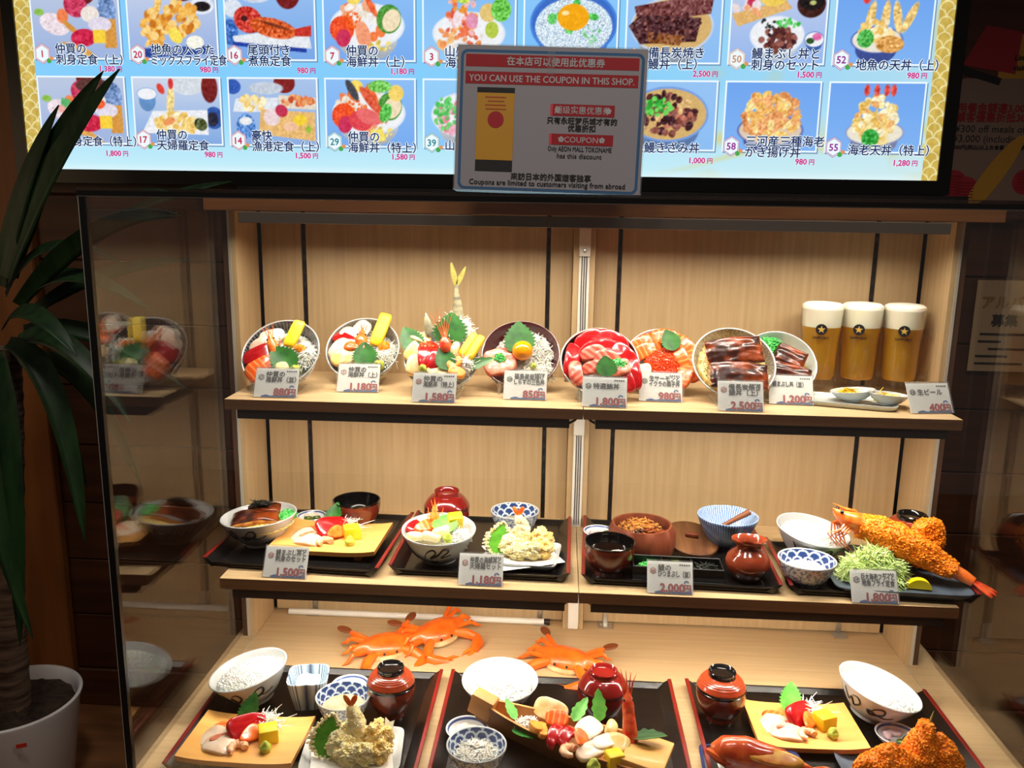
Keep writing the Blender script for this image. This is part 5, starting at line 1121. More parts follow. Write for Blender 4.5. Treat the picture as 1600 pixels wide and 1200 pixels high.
for i, (x, y, rz) in enumerate(((.459, -.165, -12), (.507, -.188, 18))):
    X = T(x, y, S1+.0045)@RZ(rz); pos = ('left', 'right')[i]
    pr = bowl_prof(.034, .019, .013, .0022, .55, 12, .003)
    F(MB().lathe(pr[0], 48), 'white_ceramic', 'snack_dish', f'{pos} small white oval snack dish on the grey plate', 'dish', X@RY(-6+12*i)@SCL(1.08, .74, 1))
    nest(X@T(-.008, 0, .011), f'in the {pos} oval snack dish', .016, .013, .008, 110, 21+i, 'egg', 'heap of yellow shredded radish', 'yellow_shreds', .013, .0008, 1.0, 'snack')
    slice_(X@T(.013, .001, .011)@RZ(20), f'in the {pos} oval snack dish', 'browned yellow snack slice', 'snack_slice', .012, .008, .005, 'seared', nz=.002, cat='snack')

# ------------------------------------------------------------------ middle shelf: four trays
TZ = S2+.0006; TF = TZ+.0055
tray(-.475, -.170, TZ, .300, .262, -3, 'black tray with red edges under the middle shelf eel bowl')
tray(-.163, -.168, TZ, .298, .258, -1, 'black tray with red edges under the middle shelf tempura')
tray(.170, -.172, TZ, .318, .270, -2, 'black tray with red edges under the wooden eel tub')
tray(.488, -.2155, TZ, .292, .200, -1.5, 'black tray with red edges under the giant fried prawn')
def rice_bowl(x, y, z, r, label, where, tilt=(0, 0, 0), h=.053, content=True, strokes=0):
    X = T(x, y, z)@RX(tilt[0])@RY(tilt[1])@RZ(tilt[2]); X = X if not (tilt[0] or tilt[1]) else T(0, 0, r*.42*math.sin(math.radians(max(abs(tilt[0]), abs(tilt[1])))))@X
    o = bowl('rice_bowl', label, 'bowl', X, r, h, r*.44, 'white_ceramic', curve=.7)
    A = -105+strokes
    stroke(o, r, h, r*.44, [(A-42, .82), (A-36, .45), (A-28, .62), (A-24, .36), (A-12, .55), (A-16, .78), (A-26, .72)], .0019, .7)
    stroke(o, r, h, r*.44, [(A+4, .42), (A+14, .74), (A+24, .80), (A+26, .55), (A+8, .40), (A+2, .55), (A+30, .42), (A+46, .52)], .0019, .7)
    if content: F(rice_mb(r*.83, .015, 1100, int(r*1e5)), 'rice', 'cooked_rice', 'white cooked rice '+where, 'rice', X@T(0, 0, h-.0125), smooth=180, kind='stuff')
    return X
GS = 1.0
# tray 1
X = rice_bowl(-.566, -.196, TF, .0668, 'white bowl of glazed eel on the left middle tray', '', (0, -4, 0), .052, False)
w = 'in the white bowl on the left middle tray'
F(rice_mb(.056, .010, 420, 31), 'rice_y', 'rice_bed', 'sauce stained rice '+w, 'rice', X@T(.004, 0, .034), smooth=180, kind='stuff')
eel(X@T(-.006, -.002, .046)@RZ(14)@RX(6), w, 'thick glazed eel fillet', .042, .027, .013, 12, 4)
eel(X@T(.002, .020, .053)@RZ(10)@RX(10), w, 'rear glazed eel fillet', .030, .016, .010, 13, 4)
scallions(X@T(.046, .016, .043), w, 110, .016, .020, .009, .0026, 11)
nest(X@T(.000, .018, .066), w, .020, .010, .003, 60, 33, 'nori', 'pile of black shredded nori', 'shredded_nori', .018, .0008, .5, flat=.25)
pickle(T(-.507, -.088, TF), 'in the dish beside the eel bowl', 'small round pickle dish between eel bowl and soup bowl', .028, .015, ((-.2, -.2), (.4, -.1)))
soup_bowl(T(-.415, -.104, TF), 'open brown soup bowl with black inside at the back left', .0445, .056)
F(MB().lathe([(0, .0), (.036, .0), (.0362, -.001), (0, -.001)], 40), 'broth', 'clear_soup', 'dark clear soup in the open back left bowl', 'soup', T(-.415, -.104, TF+.034))
def sashimi_plate(cx, cy, z, wd, dp, rz, key, mirror=1):
    B = T(cx, cy, z)@RZ(rz); w = f'on the {key} wooden plate'; zt = .0168
    global GS
    GS = 1.2; geta(cx, cy, z, wd, dp, rz, f'golden curved wooden plate of sashimi, {key}')
    Q = lambda u, v, h=0, r=0, rx=0, ry=0: B@T(u*wd/2, v*dp/2, zt+h)@RZ(r)@RX(rx)@RY(ry)
    nest(Q(.16, .50, 0), w, .022, .017, .016, 190, 41)
    shiso(Q(-.16, .42, .002, 76, 0, -52), w, L=.052, Wd=.017, m='shiso_light' if mirror > 1 else 'shiso')
    slice_(Q(-.46, .26, .0, 150, 8), w, 'pinkish rear prawn coloured slice', 'salmon_slice', .019, .011, .007, 'salmon', bx=-6)
    slice_(Q(-.08, .20, .012, 48, 48), w, 'bright red tuna block', 'tuna_slice', .026, .0145, .009, 'tuna', tp=.3)
    slice_(Q(-.50, -.18, .002, -20, 14), w, 'broad white fish slice', 'white_fish_slice', .026, .017, .006, 'whitefish', bx=-8, tp=.2)
    slice_(Q(-.38, -.46, .003, -12, 10), w, 'front white fish slice', 'white_fish_slice', .023, .014, .006, 'whitefish', bx=-8)
    slice_(Q(-.42, -.26, .0095, 32, 24), w, 'thin red bloodline strip', 'fish_strip', .013, .0035, .0024, 'fishline', bx=-6)
    F(MB().pad(.020, .0115, .004, 2.2, tp=-.45, bx=4), 'ebi_tail', 'prawn_piece', 'orange standing prawn tail '+w, 'prawn', Q(.06, -.10, .010, 62, 40))
    ebi(Q(-.03, -.56), w, R=.0105, w=.0066, a0=10, a1=250, tail=0)
    egg_block(Q(.38, -.04, 0, 26), w, 'yellow omelette block', .0142, .0135, .023)
    wasabi(Q(.44, -.52), w, .0088); GS = 1.0
sashimi_plate(-.437, -.193, TF, .186, .138, -2, 'middle shelf')
# tray 2
X = T(-.240, -.232, TF)@RX(5); r, h = .0640, .056
o = bowl('seafood_bowl', 'white bowl of seafood on the second middle shelf tray', 'bowl', X, r, h, r*.46, 'white_ceramic', curve=.62)
stroke(o, r, h, r*.46, [(-112, .30), (-104, .62), (-92, .80), (-88, .62), (-98, .40), (-84, .55), (-74, .82), (-66, .70), (-78, .42), (-60, .52)], .0019, .62); stroke(o, r, h, r*.46, [(-160, .85), (-150, .6), (-140, .35), (-132, .2)], .0018, .62); stroke(o, r, h, r*.46, [(-100, .25), (-92, .18), (-84, .22)], .0022, .62)
w = 'in the middle shelf seafood bowl'
F(rice_mb(.052, .010, 500, 51), 'rice', 'rice_bed', 'white rice bed '+w, 'rice', X@T(0, 0, .036), smooth=180, kind='stuff')
slice_(X@T(-.044, .014, .050)@RZ(60)@RX(20), w, 'glossy red tuna slice', 'tuna_slice', .020, .010, .008, 'tuna', bx=-8)
slice_(X@T(-.026, .004, .056)@RZ(40)@RX(30), w, 'orange salmon fan', 'salmon_slice', .019, .011, .007, 'salmon', bx=-8, tp=-.3)
slice_(X@T(-.026, .030, .054)@RZ(10)@RX(30), w, 'white fish slice at the back', 'white_fish_slice', .018, .010, .006, 'whitefish', bx=-6)
prawn_head(X@T(-.010, .012, .050)@RZ(90)@RY(-66), w, 'upright orange prawn head', .046, .0085, ant=.010, seed=3, na=3)
egg_block(X@T(.024, .026, .048)@RZ(20)@RX(14), w, 'bright yellow omelette block', .013, .010, .026)
shiso(X@T(.012, -.012, .053)@RZ(96)@RY(-22), w, L=.044, Wd=.022, m='shiso_light')
for i, (x, y, rz) in enumerate(((-.036, -.026, 10), (-.008, -.032, -20), (.006, -.020, 30))): slice_(X@T(x, y, .048+.004*i)@RZ(rz)@RX(-10), w, f'{("left","front","upper")[i]} pale yellow clam piece', 'clam', .016, .010, .011, 'ginger', nz=.004, seed=i, cat='shellfish')
wasabi(X@T(.020, -.034, .049), w, .0085)
nest(X@T(.036, -.004, .042), w, .017, .022, .011, 240, 53, L=.014)
soup_bowl(T(-.243, -.112, TF), 'red lidded soup bowl behind the middle shelf seafood bowl', .0425, .052, 'lacq_red', 'lacq_black', True, None, 'lacq_red', 'lacq_red', 'lacq_maroon', 0)
def wave_bowl(x, y, z, r, h, label, N=13):
    pr = bowl_prof(r, h, r*.5, .003, .5, 40); f = waves(N, rim_r=r, h=h)
    fo = speck((216, 220, 226), (120, 134, 164), 260, -.05)
    return bowl('wave_bowl', label, 'bowl', T(x, y, z), r, h, r*.5, 'vc', curve=.5, th=.003, seg=180, n=40, vc=two_sided(f, fo, pr, 180), rim='white_ceramic', group='small blue wave patterned bowls')
wave_bowl(-.116, -.108, TF, .0455, .047, 'blue wave bowl behind the middle shelf tempura')
F(MB().lathe([(0, 0), (.034, 0), (.0342, -.001), (0, -.001)], 40), 'dip', 'dipping_broth', 'pale dipping broth in the middle shelf wave bowl', 'sauce', T(-.116, -.108, TF+.024))
def square_plate(x, y, z, w_, d_, rz, label, m='white_ceramic', hh=.013, rim=None):
    return F(MB().pad(w_/2, d_/2, hh, 9, seg=64, prof=[(0, .3), (.78, .3), (.9, .6), (.975, 1), (.995, 1.03), (1, .92), (.95, .5), (.86, .08), (.8, 0), (0, 0)]), m, 'square_plate', label, 'plate', T(x, y, z)@RZ(rz))
def paper_sheet(x, y, z, s, rz, label):
    mb = MB(); n = 9; Pq = [[((i/(n-1)-.5)*s, (j/(n-1)-.5)*s, .0008+.012*max(0, max(abs(i/(n-1)-.5), abs(j/(n-1)-.5))-.36)*2+.0025*abs(i/(n-1)-.5)*abs(j/(n-1)-.5)) for j in range(n)] for i in range(n)]
    mb.grid(Pq); V = mb.v[0].copy(); V[:, 2] += .0006; mb.add(V, mb.f[:], 0); return F(mb, 'paper', 'lining_paper', label, 'paper', T(x, y, z)@RZ(rz), smooth=180)
def tempura(B, where, s=1.0):
    lf = leaf_mb(.074*s, .026*s, 9, .15, 0); V, Fc = lf.V(), lf.f
    mb = MB(); mb.add(V, Fc, 0); ev = [i for i in range(len(V)) if i % 11 in (0, 4, 5, 9)]; g = np.random.default_rng(3); pos = np.repeat(V[ev], 3, 0)+g.normal(0, .0013, (len(ev)*3, 3))
    mb.scatter(OCT_V, OCT_F, pos, rand_rot(len(pos)), .0024*g.uniform(.5, 1.3, (len(pos), 1))*np.ones(3), 1)
    F(mb, ['shiso_leaf_bright', 'tempura'], 'shiso_tempura', 'green shiso leaf in crisp batter '+where, 'tempura', B@T(-.048*s, -.018, .006)@Matrix(((.10, .96, -.2, 0), (.40, .18, .9, 0), (.91, -.17, -.4, 0), (0, 0, 0, 1))), smooth=40)
    R = rod([(0, 0, 0), (-.004, .004, .030), (-.010, .006, .058), (-.015, .007, .078)], [.0150, .0140, .0110, .0068], 4, 18, .28)
    o = crumb_obj(R, 'tempura', 'tempura', 'prawn_tempura', 'tall prawn tempura with orange tail '+where, 'tempura', B@T(.004*s, .004, .014)@SCL(s), 900, .0020, 5)
    for a in (-24, 20): MB().pad(.0135, .0045, .0022, 2, seg=14, tp=-.3, X=T(-.0155, .007, .077)@Matrix.Rotation(math.radians(a), 4, 'Y')@RY(-90)@T(.012, 0, 0)@RX(90)).build('tail_fan', 'ebi_tail', o)
    for i, (x, y, z, a, b, d, sd, m, ds) in enumerate(((-.024, -.006, .020, .024, .016, .024, 3, 'tempura', 'left pale'), (-.008, -.024, .016, .020, .013, .019, 4, 'tempura', 'left front pale'), (.032, .004, .030, .022, .016, .030, 7, 'tempura_o', 'right golden'), (.016, -.024, .020, .016, .014, .021, 9, 'tempura', 'front middle'), (.040, -.016, .018, .015, .013, .020, 12, 'tempura_o', 'small right'), (-.010, .008, .034, .018, .012, .026, 15, 'tempura', 'upper middle'))):
        crumb_obj(lump(a, b, d, sd, 4, .42, 1.7), m, m, 'tempura_piece', f'{ds} lump of crisp tempura '+where, 'tempura', B@SCL(s)@T(x, y, z+.006), 1000, .0026, sd)
square_plate(-.096, -.222, TF, .128, .108, -6, 'white square plate under the middle shelf tempura')
paper_sheet(-.096, -.224, TF+.0052, .112, 24, 'white lining paper under the middle shelf tempura')
tempura(T(-.094, -.216, TF+.005)@SCL(1, 1, .80), 'on the middle shelf tray', .92)
# tray 3
pickle(T(.040, -.118, TF), 'in the dish left of the wooden tub', 'white pickle dish left of the wooden eel tub', .0285, .017, ((.3, -.2), (.6, .2)), True)
soup_bowl(T(.051, -.262, TF), 'open brown soup bowl with tofu left of the condiment box', .0425, .055)
F(MB().lathe([(0, 0), (.036, 0), (.0362, -.001), (0, -.001)], 40), 'broth', 'clear_soup', 'dark clear soup with tofu in the middle shelf bowl', 'soup', T(.051, -.262, TF+.038))
for i, (x, y, rz) in enumerate(((.062, -.270, 20), (.040, -.274, -10))): F(MB().box(-.007, .007, -.005, .005, 0, .004, .001), ['tofu', 'dip'][i], 'tofu_cube', f'{("right pale","left greenish")[i]} tofu cube floating in the dark soup', 'tofu', T(x, y, TF+.0375)@RZ(rz))
def octo(V):
    a = np.arctan2(V[:, 1], V[:, 0]); q = np.cos(PI/9)/np.cos((a % (2*PI/9))-PI/9); hi = np.hypot(V[:, 0], V[:, 1]); out = hi > .0545; k_ = np.where(out, q, 1)[:, None]; W_ = V.copy(); W_[:, :2] *= k_; return W_
tb = MB().lathe([(0, .001), (.052, 0), (.0565, .002), (.060, .016), (.0605, .040), (.056, .052), (.052, .057), (.0485, .0565), (.0475, .052), (.047, .012), (0, .011)], 90, warp=octo)
F(tb, 'tub', 'wooden_tub', 'carved reddish wooden tub of chopped eel', 'tub', T(.112, -.178, TF), smooth=25)
w = 'in the carved wooden tub'
pieces(T(.112, -.178, TF+.040), w, 'chopped glazed eel heap', 'chopped_eel', 'eel', 190, .043, .043, .012, .0052, 'eel', 61, (OCT_V*np.array((1.2, .9, .5)), OCT_F))
nest(T(.108, -.170, TF+.046), w, .036, .034, .012, 150, 62, 'eel_side', 'orange brown sauce covered rice strands', 'sauced_rice', .010, .0012, .6, 'rice')
ld = empty('tub_cover', 'round brown wooden cover leaning beside the tub', 'lid', T(.205, -.142, TF+.016)@RX(14)@RY(6))
MB().lathe([(0, -.006), (.048, -.006), (.051, -.003), (.051, .003), (.049, .005), (0, .0055)], 56).build('lid_disc', 'lidwood', ld)
MB().box(-.012, .012, -.004, .004, .005, .014, .003).build('lid_handle', 'tub', ld)
r, h = .0548, .060; pr = bowl_prof(r, h, r*.42, .003, .62, 18)
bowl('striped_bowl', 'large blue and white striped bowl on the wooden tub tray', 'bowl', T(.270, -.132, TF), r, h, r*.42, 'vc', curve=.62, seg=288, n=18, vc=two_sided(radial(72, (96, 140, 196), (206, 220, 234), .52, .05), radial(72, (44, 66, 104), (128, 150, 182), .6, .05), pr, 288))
F(MB().tube([(-.034, -.004, .0), (-.01, 0, .012), (.018, .004, .027), (.030, .005, .034)], [.0035, .004, .0052, .0058], 12), 'spoon', 'wooden_pestle', 'brown wooden stick lying in the striped bowl', 'stick', T(.278, -.140, TF+.036))
bx = empty('condiment_box', 'black three compartment condiment box beside the brown jug', 'box', T(.163, -.270, TF)@RZ(-2))
MB().box(-.074, .074, -.025, .025, 0, .003, .0008, seg=1).build('box_base', 'black', bx, smooth=0)
for a in ((-.074, .074, -.025, -.0225), (-.074, .074, .0225, .025), (-.074, -.0715, -.0225, .0225), (.0715, .074, -.0225, .0225)): MB().box(*a, .0031, .026, .0008, seg=1).build('box_side', 'black', bx, smooth=0)
for x in (-.024, .025): MB().box(x-.001, x+.001, -.0224, .0224, .0031, .0235).build('divider', 'black', bx, smooth=0)
scallions(T(.114, -.270, TF+.010), 'in the black condiment box', 100, .020, .016, .012, .0026, 71)
nest(T(.212, -.272, TF+.010), 'in the black condiment box', .019, .015, .012, 120, 72, 'nori', 'heap of shredded dark nori', 'shredded_nori', .02, .0009, .6)
wasabi(T(.162, -.272, TF+.0035), 'in the black condiment box', .010)
jp = [(0, .001), (.021, .001), (.023, 0), (.026, .004), (.0345, .018), (.0365, .028), (.034, .038), (.026, .047), (.0195, .052), (.0185, .056), (.022, .062), (.0265, .067), (.0262, .0685), (.021, .0645), (.0165, .057), (.017, .050), (.022, .045), (.030, .034), (.032, .026), (0, .004)]
F(MB().lathe(jp, 56, warp=lambda V: V*np.where((V[:, 2] > .055)[:, None]&(np.hypot(V[:, 0], V[:, 1]) > .015)[:, None], 1+.10*np.cos(2*np.arctan2(V[:, 1], V[:, 0]))[:, None]*np.array((1, 1, 0)), 1)), 'jug', 'sauce_jug', 'glossy reddish brown jug with flared lip on the third tray', 'jug', T(.280, -.262, TF))
# tray 4
X = rice_bowl(.402, -.170, TF, .0632, 'white rice bowl on the right middle shelf tray', 'in the bowl on the right middle shelf tray', (6, 8, 0), .052, True, 10)
wave_bowl(.372, -.276, TF, .0468, .042, 'blue wave bowl of white rice on right middle tray')
F(rice_mb(.036, .010, 420, 81), 'rice', 'white_rice', 'white rice heap in right middle wave bowl', 'rice', T(.372, -.276, TF+.022), smooth=180, kind='stuff')
soup_bowl(T(.580, -.164, TF), 'lidded brown soup bowl behind the giant fried prawn', .0450, .054, 'lacq_brown', 'lacq_black', True)
square_plate(.520, -.262, TF, .215, .125, -3, 'long blue grey plate under the shredded cabbage', 'slate', .012)
nest(T(.487, -.258, TF+.006), 'on the right middle shelf plate', .056, .040, .046, 1100, 83, 'cabbage', 'large heap of pale green shredded cabbage', 'shredded_cabbage', .030, .0010, .9, 'cabbage', .5)
F(MB().poly([(.0185*math.cos(a), .0155*math.sin(a)) for a in np.linspace(0, PI, 22)], -.006, .006, X=RX(90)), 'lemon', 'lemon_wedge', 'yellow lemon wedge beside the shredded cabbage', 'lemon', T(.549, -.290, TF+.006)@RZ(-8))
w = 'on the right middle tray'
gp = crumb_obj(rod([(.468, -.222, .312), (.500, -.228, .306), (.540, -.244, .292), (.578, -.262, .274), (.608, -.280, .262)], [.020, .0255, .0265, .0215, .0135], 3, 22, .18), 'panko', 'panko_l', 'giant_fried_prawn', 'giant breaded fried prawn with head and tail '+w, 'fried prawn', T(), 3600, .0030, 3)
hd = Matrix.Translation((.474, -.220, .313))@RZ(188)@RY(-22)
hm = MB().tube([(-.006, 0, 0), (.004, 0, .001), (.016, 0, .002), (.030, 0, .001), (.042, 0, .002), (.053, 0, .005), (.060, 0, .008)], [.018, .0195, .019, .0165, .012, .0065, .001], 16, flat=.85)
hm.tube([(.020, 0, .0175), (.040, 0, .0150), (.064, 0, .0160)], [.003, .0028, .0004], 6)
for s in (-1, 1):
    for q in range(4): hm.tube([(.034-.006*q, s*.010, -.008), (.040-.005*q, s*.016, -.018), (.046-.008*q+.01*s, s*.012, -.032), (.030-.010*q, s*.010, -.046)], [.0022, .0018, .0014, .0006], 6)
hm.build('prawn_head', 'prawn', gp, hd)
for s in (-1, 1): MB().blob(.0034, .0034, .0034, 2, X=T(.047, s*.0085, .0095)).build('eye', 'eye', gp, hd)
tf = MB().tube([(.600, -.276, .265), (.618, -.288, .257), (.630, -.297, .251)], [.0115, .0105, .008], 12); tf.build('tail_joint', 'prawn', gp)
tl = MB()
for a in (-22, -4, 16): tl.pad(.022, .0052, .004, 2, X=T(.628, -.295, .252)@RZ(-40+a)@RY(20)@T(.018, 0, 0))
tl.build('tail_fan', 'prawn_red', gp)
crumb_obj(lump(.030, .017, .046, 5, 4, .2), 'panko', 'panko_l', 'fried_fish', 'upright breaded fried fish behind the giant prawn '+w, 'fried fish', T(.583, -.214, .282)@RY(18), 1800, .0030, 6)

# ------------------------------------------------------------------ bottom deck: crabs and three trays
def crab(X, label, sc=1.0, turn=1):
    e = empty('crab', label, 'crab', X@SCL(sc), 'orange cooked crabs')
    n = 28; out = []
    mb = MB(); pr = [(0, 1), (.3, .97), (.6, .82), (.82, .5), (.95, .2), (1, .04), (.96, -.06), (.7, -.2), (.3, -.26), (0, -.26)]
    V = []; Fc = []
    for k in range(48):
        a = 2*PI*k/48; ca, sa = math.cos(a), math.sin(a); rx = .046*(1+.30*max(0, abs(ca)-.90)/.10); ry = .027*(1.0 if sa < 0 else 1.0)
        for q, hh in pr: V.append((ca*rx*q, sa*ry*q*(1-.12*abs(ca)**6)+.003*ca*ca, hh*.015+.010))
    m = len(pr)
    for k in range(48):
        l = (k+1) % 48
        for i in range(m-1): Fc.append((k*m+i, l*m+i, l*m+i+1, k*m+i+1) if False else (k*m+i, k*m+i+1, l*m+i+1, l*m+i))
    mb.add(V, Fc); mb.build('carapace', 'crab', e)
    MB().pad(.030, .016, .007, 2.2, X=T(0, -.018, .003)).build('underside', 'crab_pale', e)
    for s in (-1, 1):
        MB().blob(.0022, .0022, .0028, 2, X=T(s*.011, -.0275, .016)).build('eye', 'eye', e)
        cl = MB().tube([(s*.026, -.018, .010), (s*.042, -.034, .012), (s*.052, -.050, .011)], [.007, .009, .0075], 10).tube([(s*.052, -.050, .011), (s*.045, -.062, .011), (s*.026, -.074, .010)], [.0085, .0112, .0078], 10).tube([(s*.028, -.073, .010), (s*.014, -.079, .010), (s*.002, -.080, .008)], [.0050, .0038, .0008], 8).tube([(s*.026, -.069, .012), (s*.012, -.070, .013), (s*.001, -.074, .011)], [.0040, .0030, .0006], 8)
        cl.build('claw', 'crab', e)
        for q in range(3):
            b = (s*(.034-.004*q), -.006+.010*q, .008); k_ = (s*(.062-.003*q), -.014+.020*q, .015); t = (s*(.082-.006*q), -.022+.026*q, .004)
            lg = MB().tube([b, k_], [.0048, .0042], 8).tube([k_, ((k_[0]+t[0])/2, (k_[1]+t[1])/2-.004, .009), t], [.0041, .0033, .0007], 8); lg.build('leg', 'crab', e)
        lg = MB().tube([(s*.026, .020, .010), (s*.042, .032, .013), (s*.052, .040, .014)], [.0042, .0045, .004], 8).build('swimming_leg', 'crab', e)
        MB().pad(.014, .0075, .003, 2, X=T(s*.060, .050, .013)@RZ(90-s*50)).build('paddle', 'crab_tip', lg)
    return e
crab(T(-.356, -.142, .002)@RZ(28)@RX(16), 'leftmost orange crab lying behind the striped cup', 1.1)
crab(T(-.264, -.094, .010)@RZ(42)@RX(16)@RY(-4), 'orange crab resting against the leftmost crab', 1.08)
crab(T(-.012, -.165, .002)@RZ(-22)@RX(10), 'orange crab alone behind the red lidded bowl', 1.1)
D0 = .0006; DF = D0+.0055
tray(-.421, -.380, D0, .372, .290, 0, 'black tray with red edges at the bottom left')
tray(-.024, -.376, D0, .384, .286, 0, 'black tray with red edges at the bottom middle')
tray(.402, -.374, D0, .410, .290, 0, 'black tray with red edges at the bottom right')
# bottom left tray
rice_bowl(-.534, -.338, DF, .0650, 'white rice bowl on the bottom left tray', 'on the bottom left tray', (2, -13, 0), .054, True, 30)
cp = MB(); n = 48; prq = [(0, .002), (.62, .002), (.64, 0), (.70, 0), (.72, .006), (.86, .026), (1.0, .050), (1.0, .0515), (.94, .0515), (.93, .050), (.80, .026), (.66, .010), (0, .009)]
V = []; Fc = []
for k in range(96):
    a = 2*PI*k/96; ca, sa = math.cos(a), math.sin(a); ex = math.copysign(abs(ca)**.42, ca)*.0335; ey = math.copysign(abs(sa)**.42, sa)*.0335
    for q, z in prq: V.append((ex*q, ey*q, z))
m = len(prq)
for k in range(96):
    l = (k+1) % 96
    for i in range(m-1): Fc.append((k*m+i, l*m+i, l*m+i+1, k*m+i+1))
cp.add(V, Fc); ks = np.repeat(np.arange(96), m); st = (ks % 3) == 0; inn = np.tile(np.arange(m) >= 8, 96)
colr = np.where(st[:, None], S3(40, 60, 104), S3(210, 222, 230)); colr = np.where((inn&~st)[:, None], S3(196, 220, 232), colr)
F(cp, 'vc', 'square_cup', 'square white cup with navy stripes on bottom left tray', 'cup', T(-.446, -.335, DF)@RZ(10), vc=colr, smooth=40)
slice_(T(-.446, -.336, DF+.036), 'in the striped square cup', 'pale grated radish mound', 'grated_radish', .020, .018, .008, 'daikon', nz=.002, cat='garnish')
pickle(T(-.384, -.302, DF), 'on the bottom left tray', 'round pickle dish behind the bottom left wave bowl', .0330, .016, ((-.25, .25), (.05, .30)))
wave_bowl(-.376, -.378, DF, .0445, .043, 'blue wave bowl of broth on the bottom left tray')
F(MB().lathe([(0, 0), (.0355, 0), (.0357, -.001), (0, -.001)], 40), 'dip', 'dipping_broth', 'pale dipping broth in the bottom left wave bowl', 'sauce', T(-.376, -.378, DF+.024))
soup_bowl(T(-.303, -.352, DF), 'lidded brown soup bowl in front of the left crabs', .0395, .054, 'lacq_brown', 'lacq_black', True)
sashimi_plate(-.503, -.463, DF, .176, .118, -1, 'bottom left')
square_plate(-.338, -.470, DF, .150, .110, 6, 'white square plate under the bottom left tempura')
paper_sheet(-.340, -.470, DF+.005, .120, 14, 'white lining paper under the bottom left tempura')
tempura(T(-.330, -.474, DF+.004)@SCL(1, 1, .86), 'on the bottom left tray', .96)
F(MB().poly([(-.006, 0), (.006, 0), (.0085, .022), (.001, .018), (-.0075, .024)], 0, .0012), 'tofu', 'paper_spill', 'pale folded paper tip standing behind the tempura', 'paper', T(-.296, -.420, DF+.006)@RZ(-12)@RX(60))
# bottom middle tray
rice_bowl(-.125, -.326, DF, .0632, 'white rice bowl on the bottom middle tray', 'on the bottom middle tray', (4, 0, 0), .054, True, 70)
soup_bowl(T(.045, -.334, DF), 'red lidded soup bowl in front of the single crab', .0418, .053, 'lacq_red', 'lacq_black', True, None, 'lacq_red', 'lacq_red', 'lacq_maroon', 0)
pickle(T(-.170, -.412, DF), 'on the bottom middle tray', 'round white pickle dish left of the wooden boat', .0340, .018, ((-.15, -.35), (.45, -.2)))
wave_bowl(-.148, -.488, DF, .0450, .043, 'blue wave bowl of whitebait on the bottom middle tray')
nest(T(-.148, -.488, DF+.022), 'in the bottom middle wave bowl', .034, .034, .016, 420, 91, 'shirasu', 'heap of pale whitebait', 'whitebait_heap', .013, .0010, .9, 'whitebait', .35)
B = T(-.018, -.442, DF)@RZ(-20); bt = empty('wooden_boat', 'wooden serving boat of sashimi on the bottom middle tray', 'boat', B)
n = 34; Pb = []
for i in range(n):
    t = i/(n-1); x = -.148+.270*t; w_ = .0445*max(.10, (1-(1-t)**2.0))**.75*(1-.10*max(0, t-.6)); zb = .002+.022*(1-t)**2.4; zt = .040+.020*(1-t)**2.2
    Pb.append([(x, -w_, zt), (x, -w_*.86, (zt+zb)/2), (x, -w_*.62, zb), (x, 0, zb-.0005), (x, w_*.62, zb), (x, w_*.86, (zt+zb)/2), (x, w_, zt), (x, w_-.004, zt), (x, w_*.80-.003, (zt+zb)/2), (x, w_*.5, zb+.014), (x, 0, zb+.014), (x, -w_*.5, zb+.014), (x, -w_*.80+.003, (zt+zb)/2), (x, -w_+.004, zt), (x, -w_, zt)])
mb = MB().grid(Pb); mb.m = [1 if k % 14 < 6 else 0 for k in range(len(mb.f))]
for i in (0, n-1): mb.add(Pb[i][:14], [tuple(range(14))], 1)
mb.build('hull', ['boat', 'boat_dark'], bt, smooth=40)
MB().box(-.1565, -.118, -.0125, .0125, .030, .064, .002).build('prow_block', 'boat', bt, X=T(0, 0, .004)@T(-.14, 0, .045)@RY(16)@T(.14, 0, -.045), smooth=30)
MB().box(.098, .160, -.038, .038, -.004, .006, .0015).build('stern_board', 'geta', bt, X=T(0, 0, .040)@T(.13, 0, 0)@RY(5)@T(-.13, 0, 0), smooth=0)
w = 'in the wooden boat'; Zb = DF+.040
def bp(x, y, z=0, rz=0, rx=0, ry=0): return T(x, y, Zb+z)@RZ(rz)@RX(rx)@RY(ry)
nest(bp(-.076, -.428, -.006), w, .019, .016, .014, 200, 93, 'shirasu', 'whitebait heap with ginger', 'whitebait_heap', .013, .0010, .9, 'whitebait')
shiso(bp(-.094, -.418, .0, 120, 0, -25), w, 'leftmost slim bamboo leaf', L=.040, Wd=.008, m='shiso_light', serr=4); shiso(bp(-.098, -.444, .0, -20, 0, 4), w, 'front left shiso leaf', L=.046, Wd=.011, m='shiso')
for i, (x, y) in enumerate(((-.056, -.446), (-.052, -.460), (-.062, -.456))): slice_(bp(x, y, .002+.004*i, 70+25*i, 10), w, f'{("rear","front","upper")[i]} orange sea urchin tongue', 'sea_urchin', .013, .0075, .009, 'carrot', cat='sea urchin')
slice_(bp(-.040, -.402, .010, -28, 50), w, 'large seared scallop slice', 'scallop', .029, .017, .008, 'seared', bx=-5, cat='shellfish')
slice_(bp(-.030, -.424, .010, -10, 40), w, 'bright orange salmon slice', 'salmon_slice', .018, .012, .007, 'salmon', bx=-6)
slice_(bp(-.034, -.458, .006, 62, 20), w, 'left curved red tuna slice', 'tuna_slice', .025, .010, .010, 'tuna', bx=-12, cv=-14)
slice_(bp(-.016, -.464, .008, 58, 16), w, 'right curved red tuna slice', 'tuna_slice', .023, .010, .010, 'tuna', bx=-12, cv=-14)
ebi(bp(-.010, -.496, .000, 40), w, 'curled boiled prawn', .0095, .0066, 0, 250, tail=0)
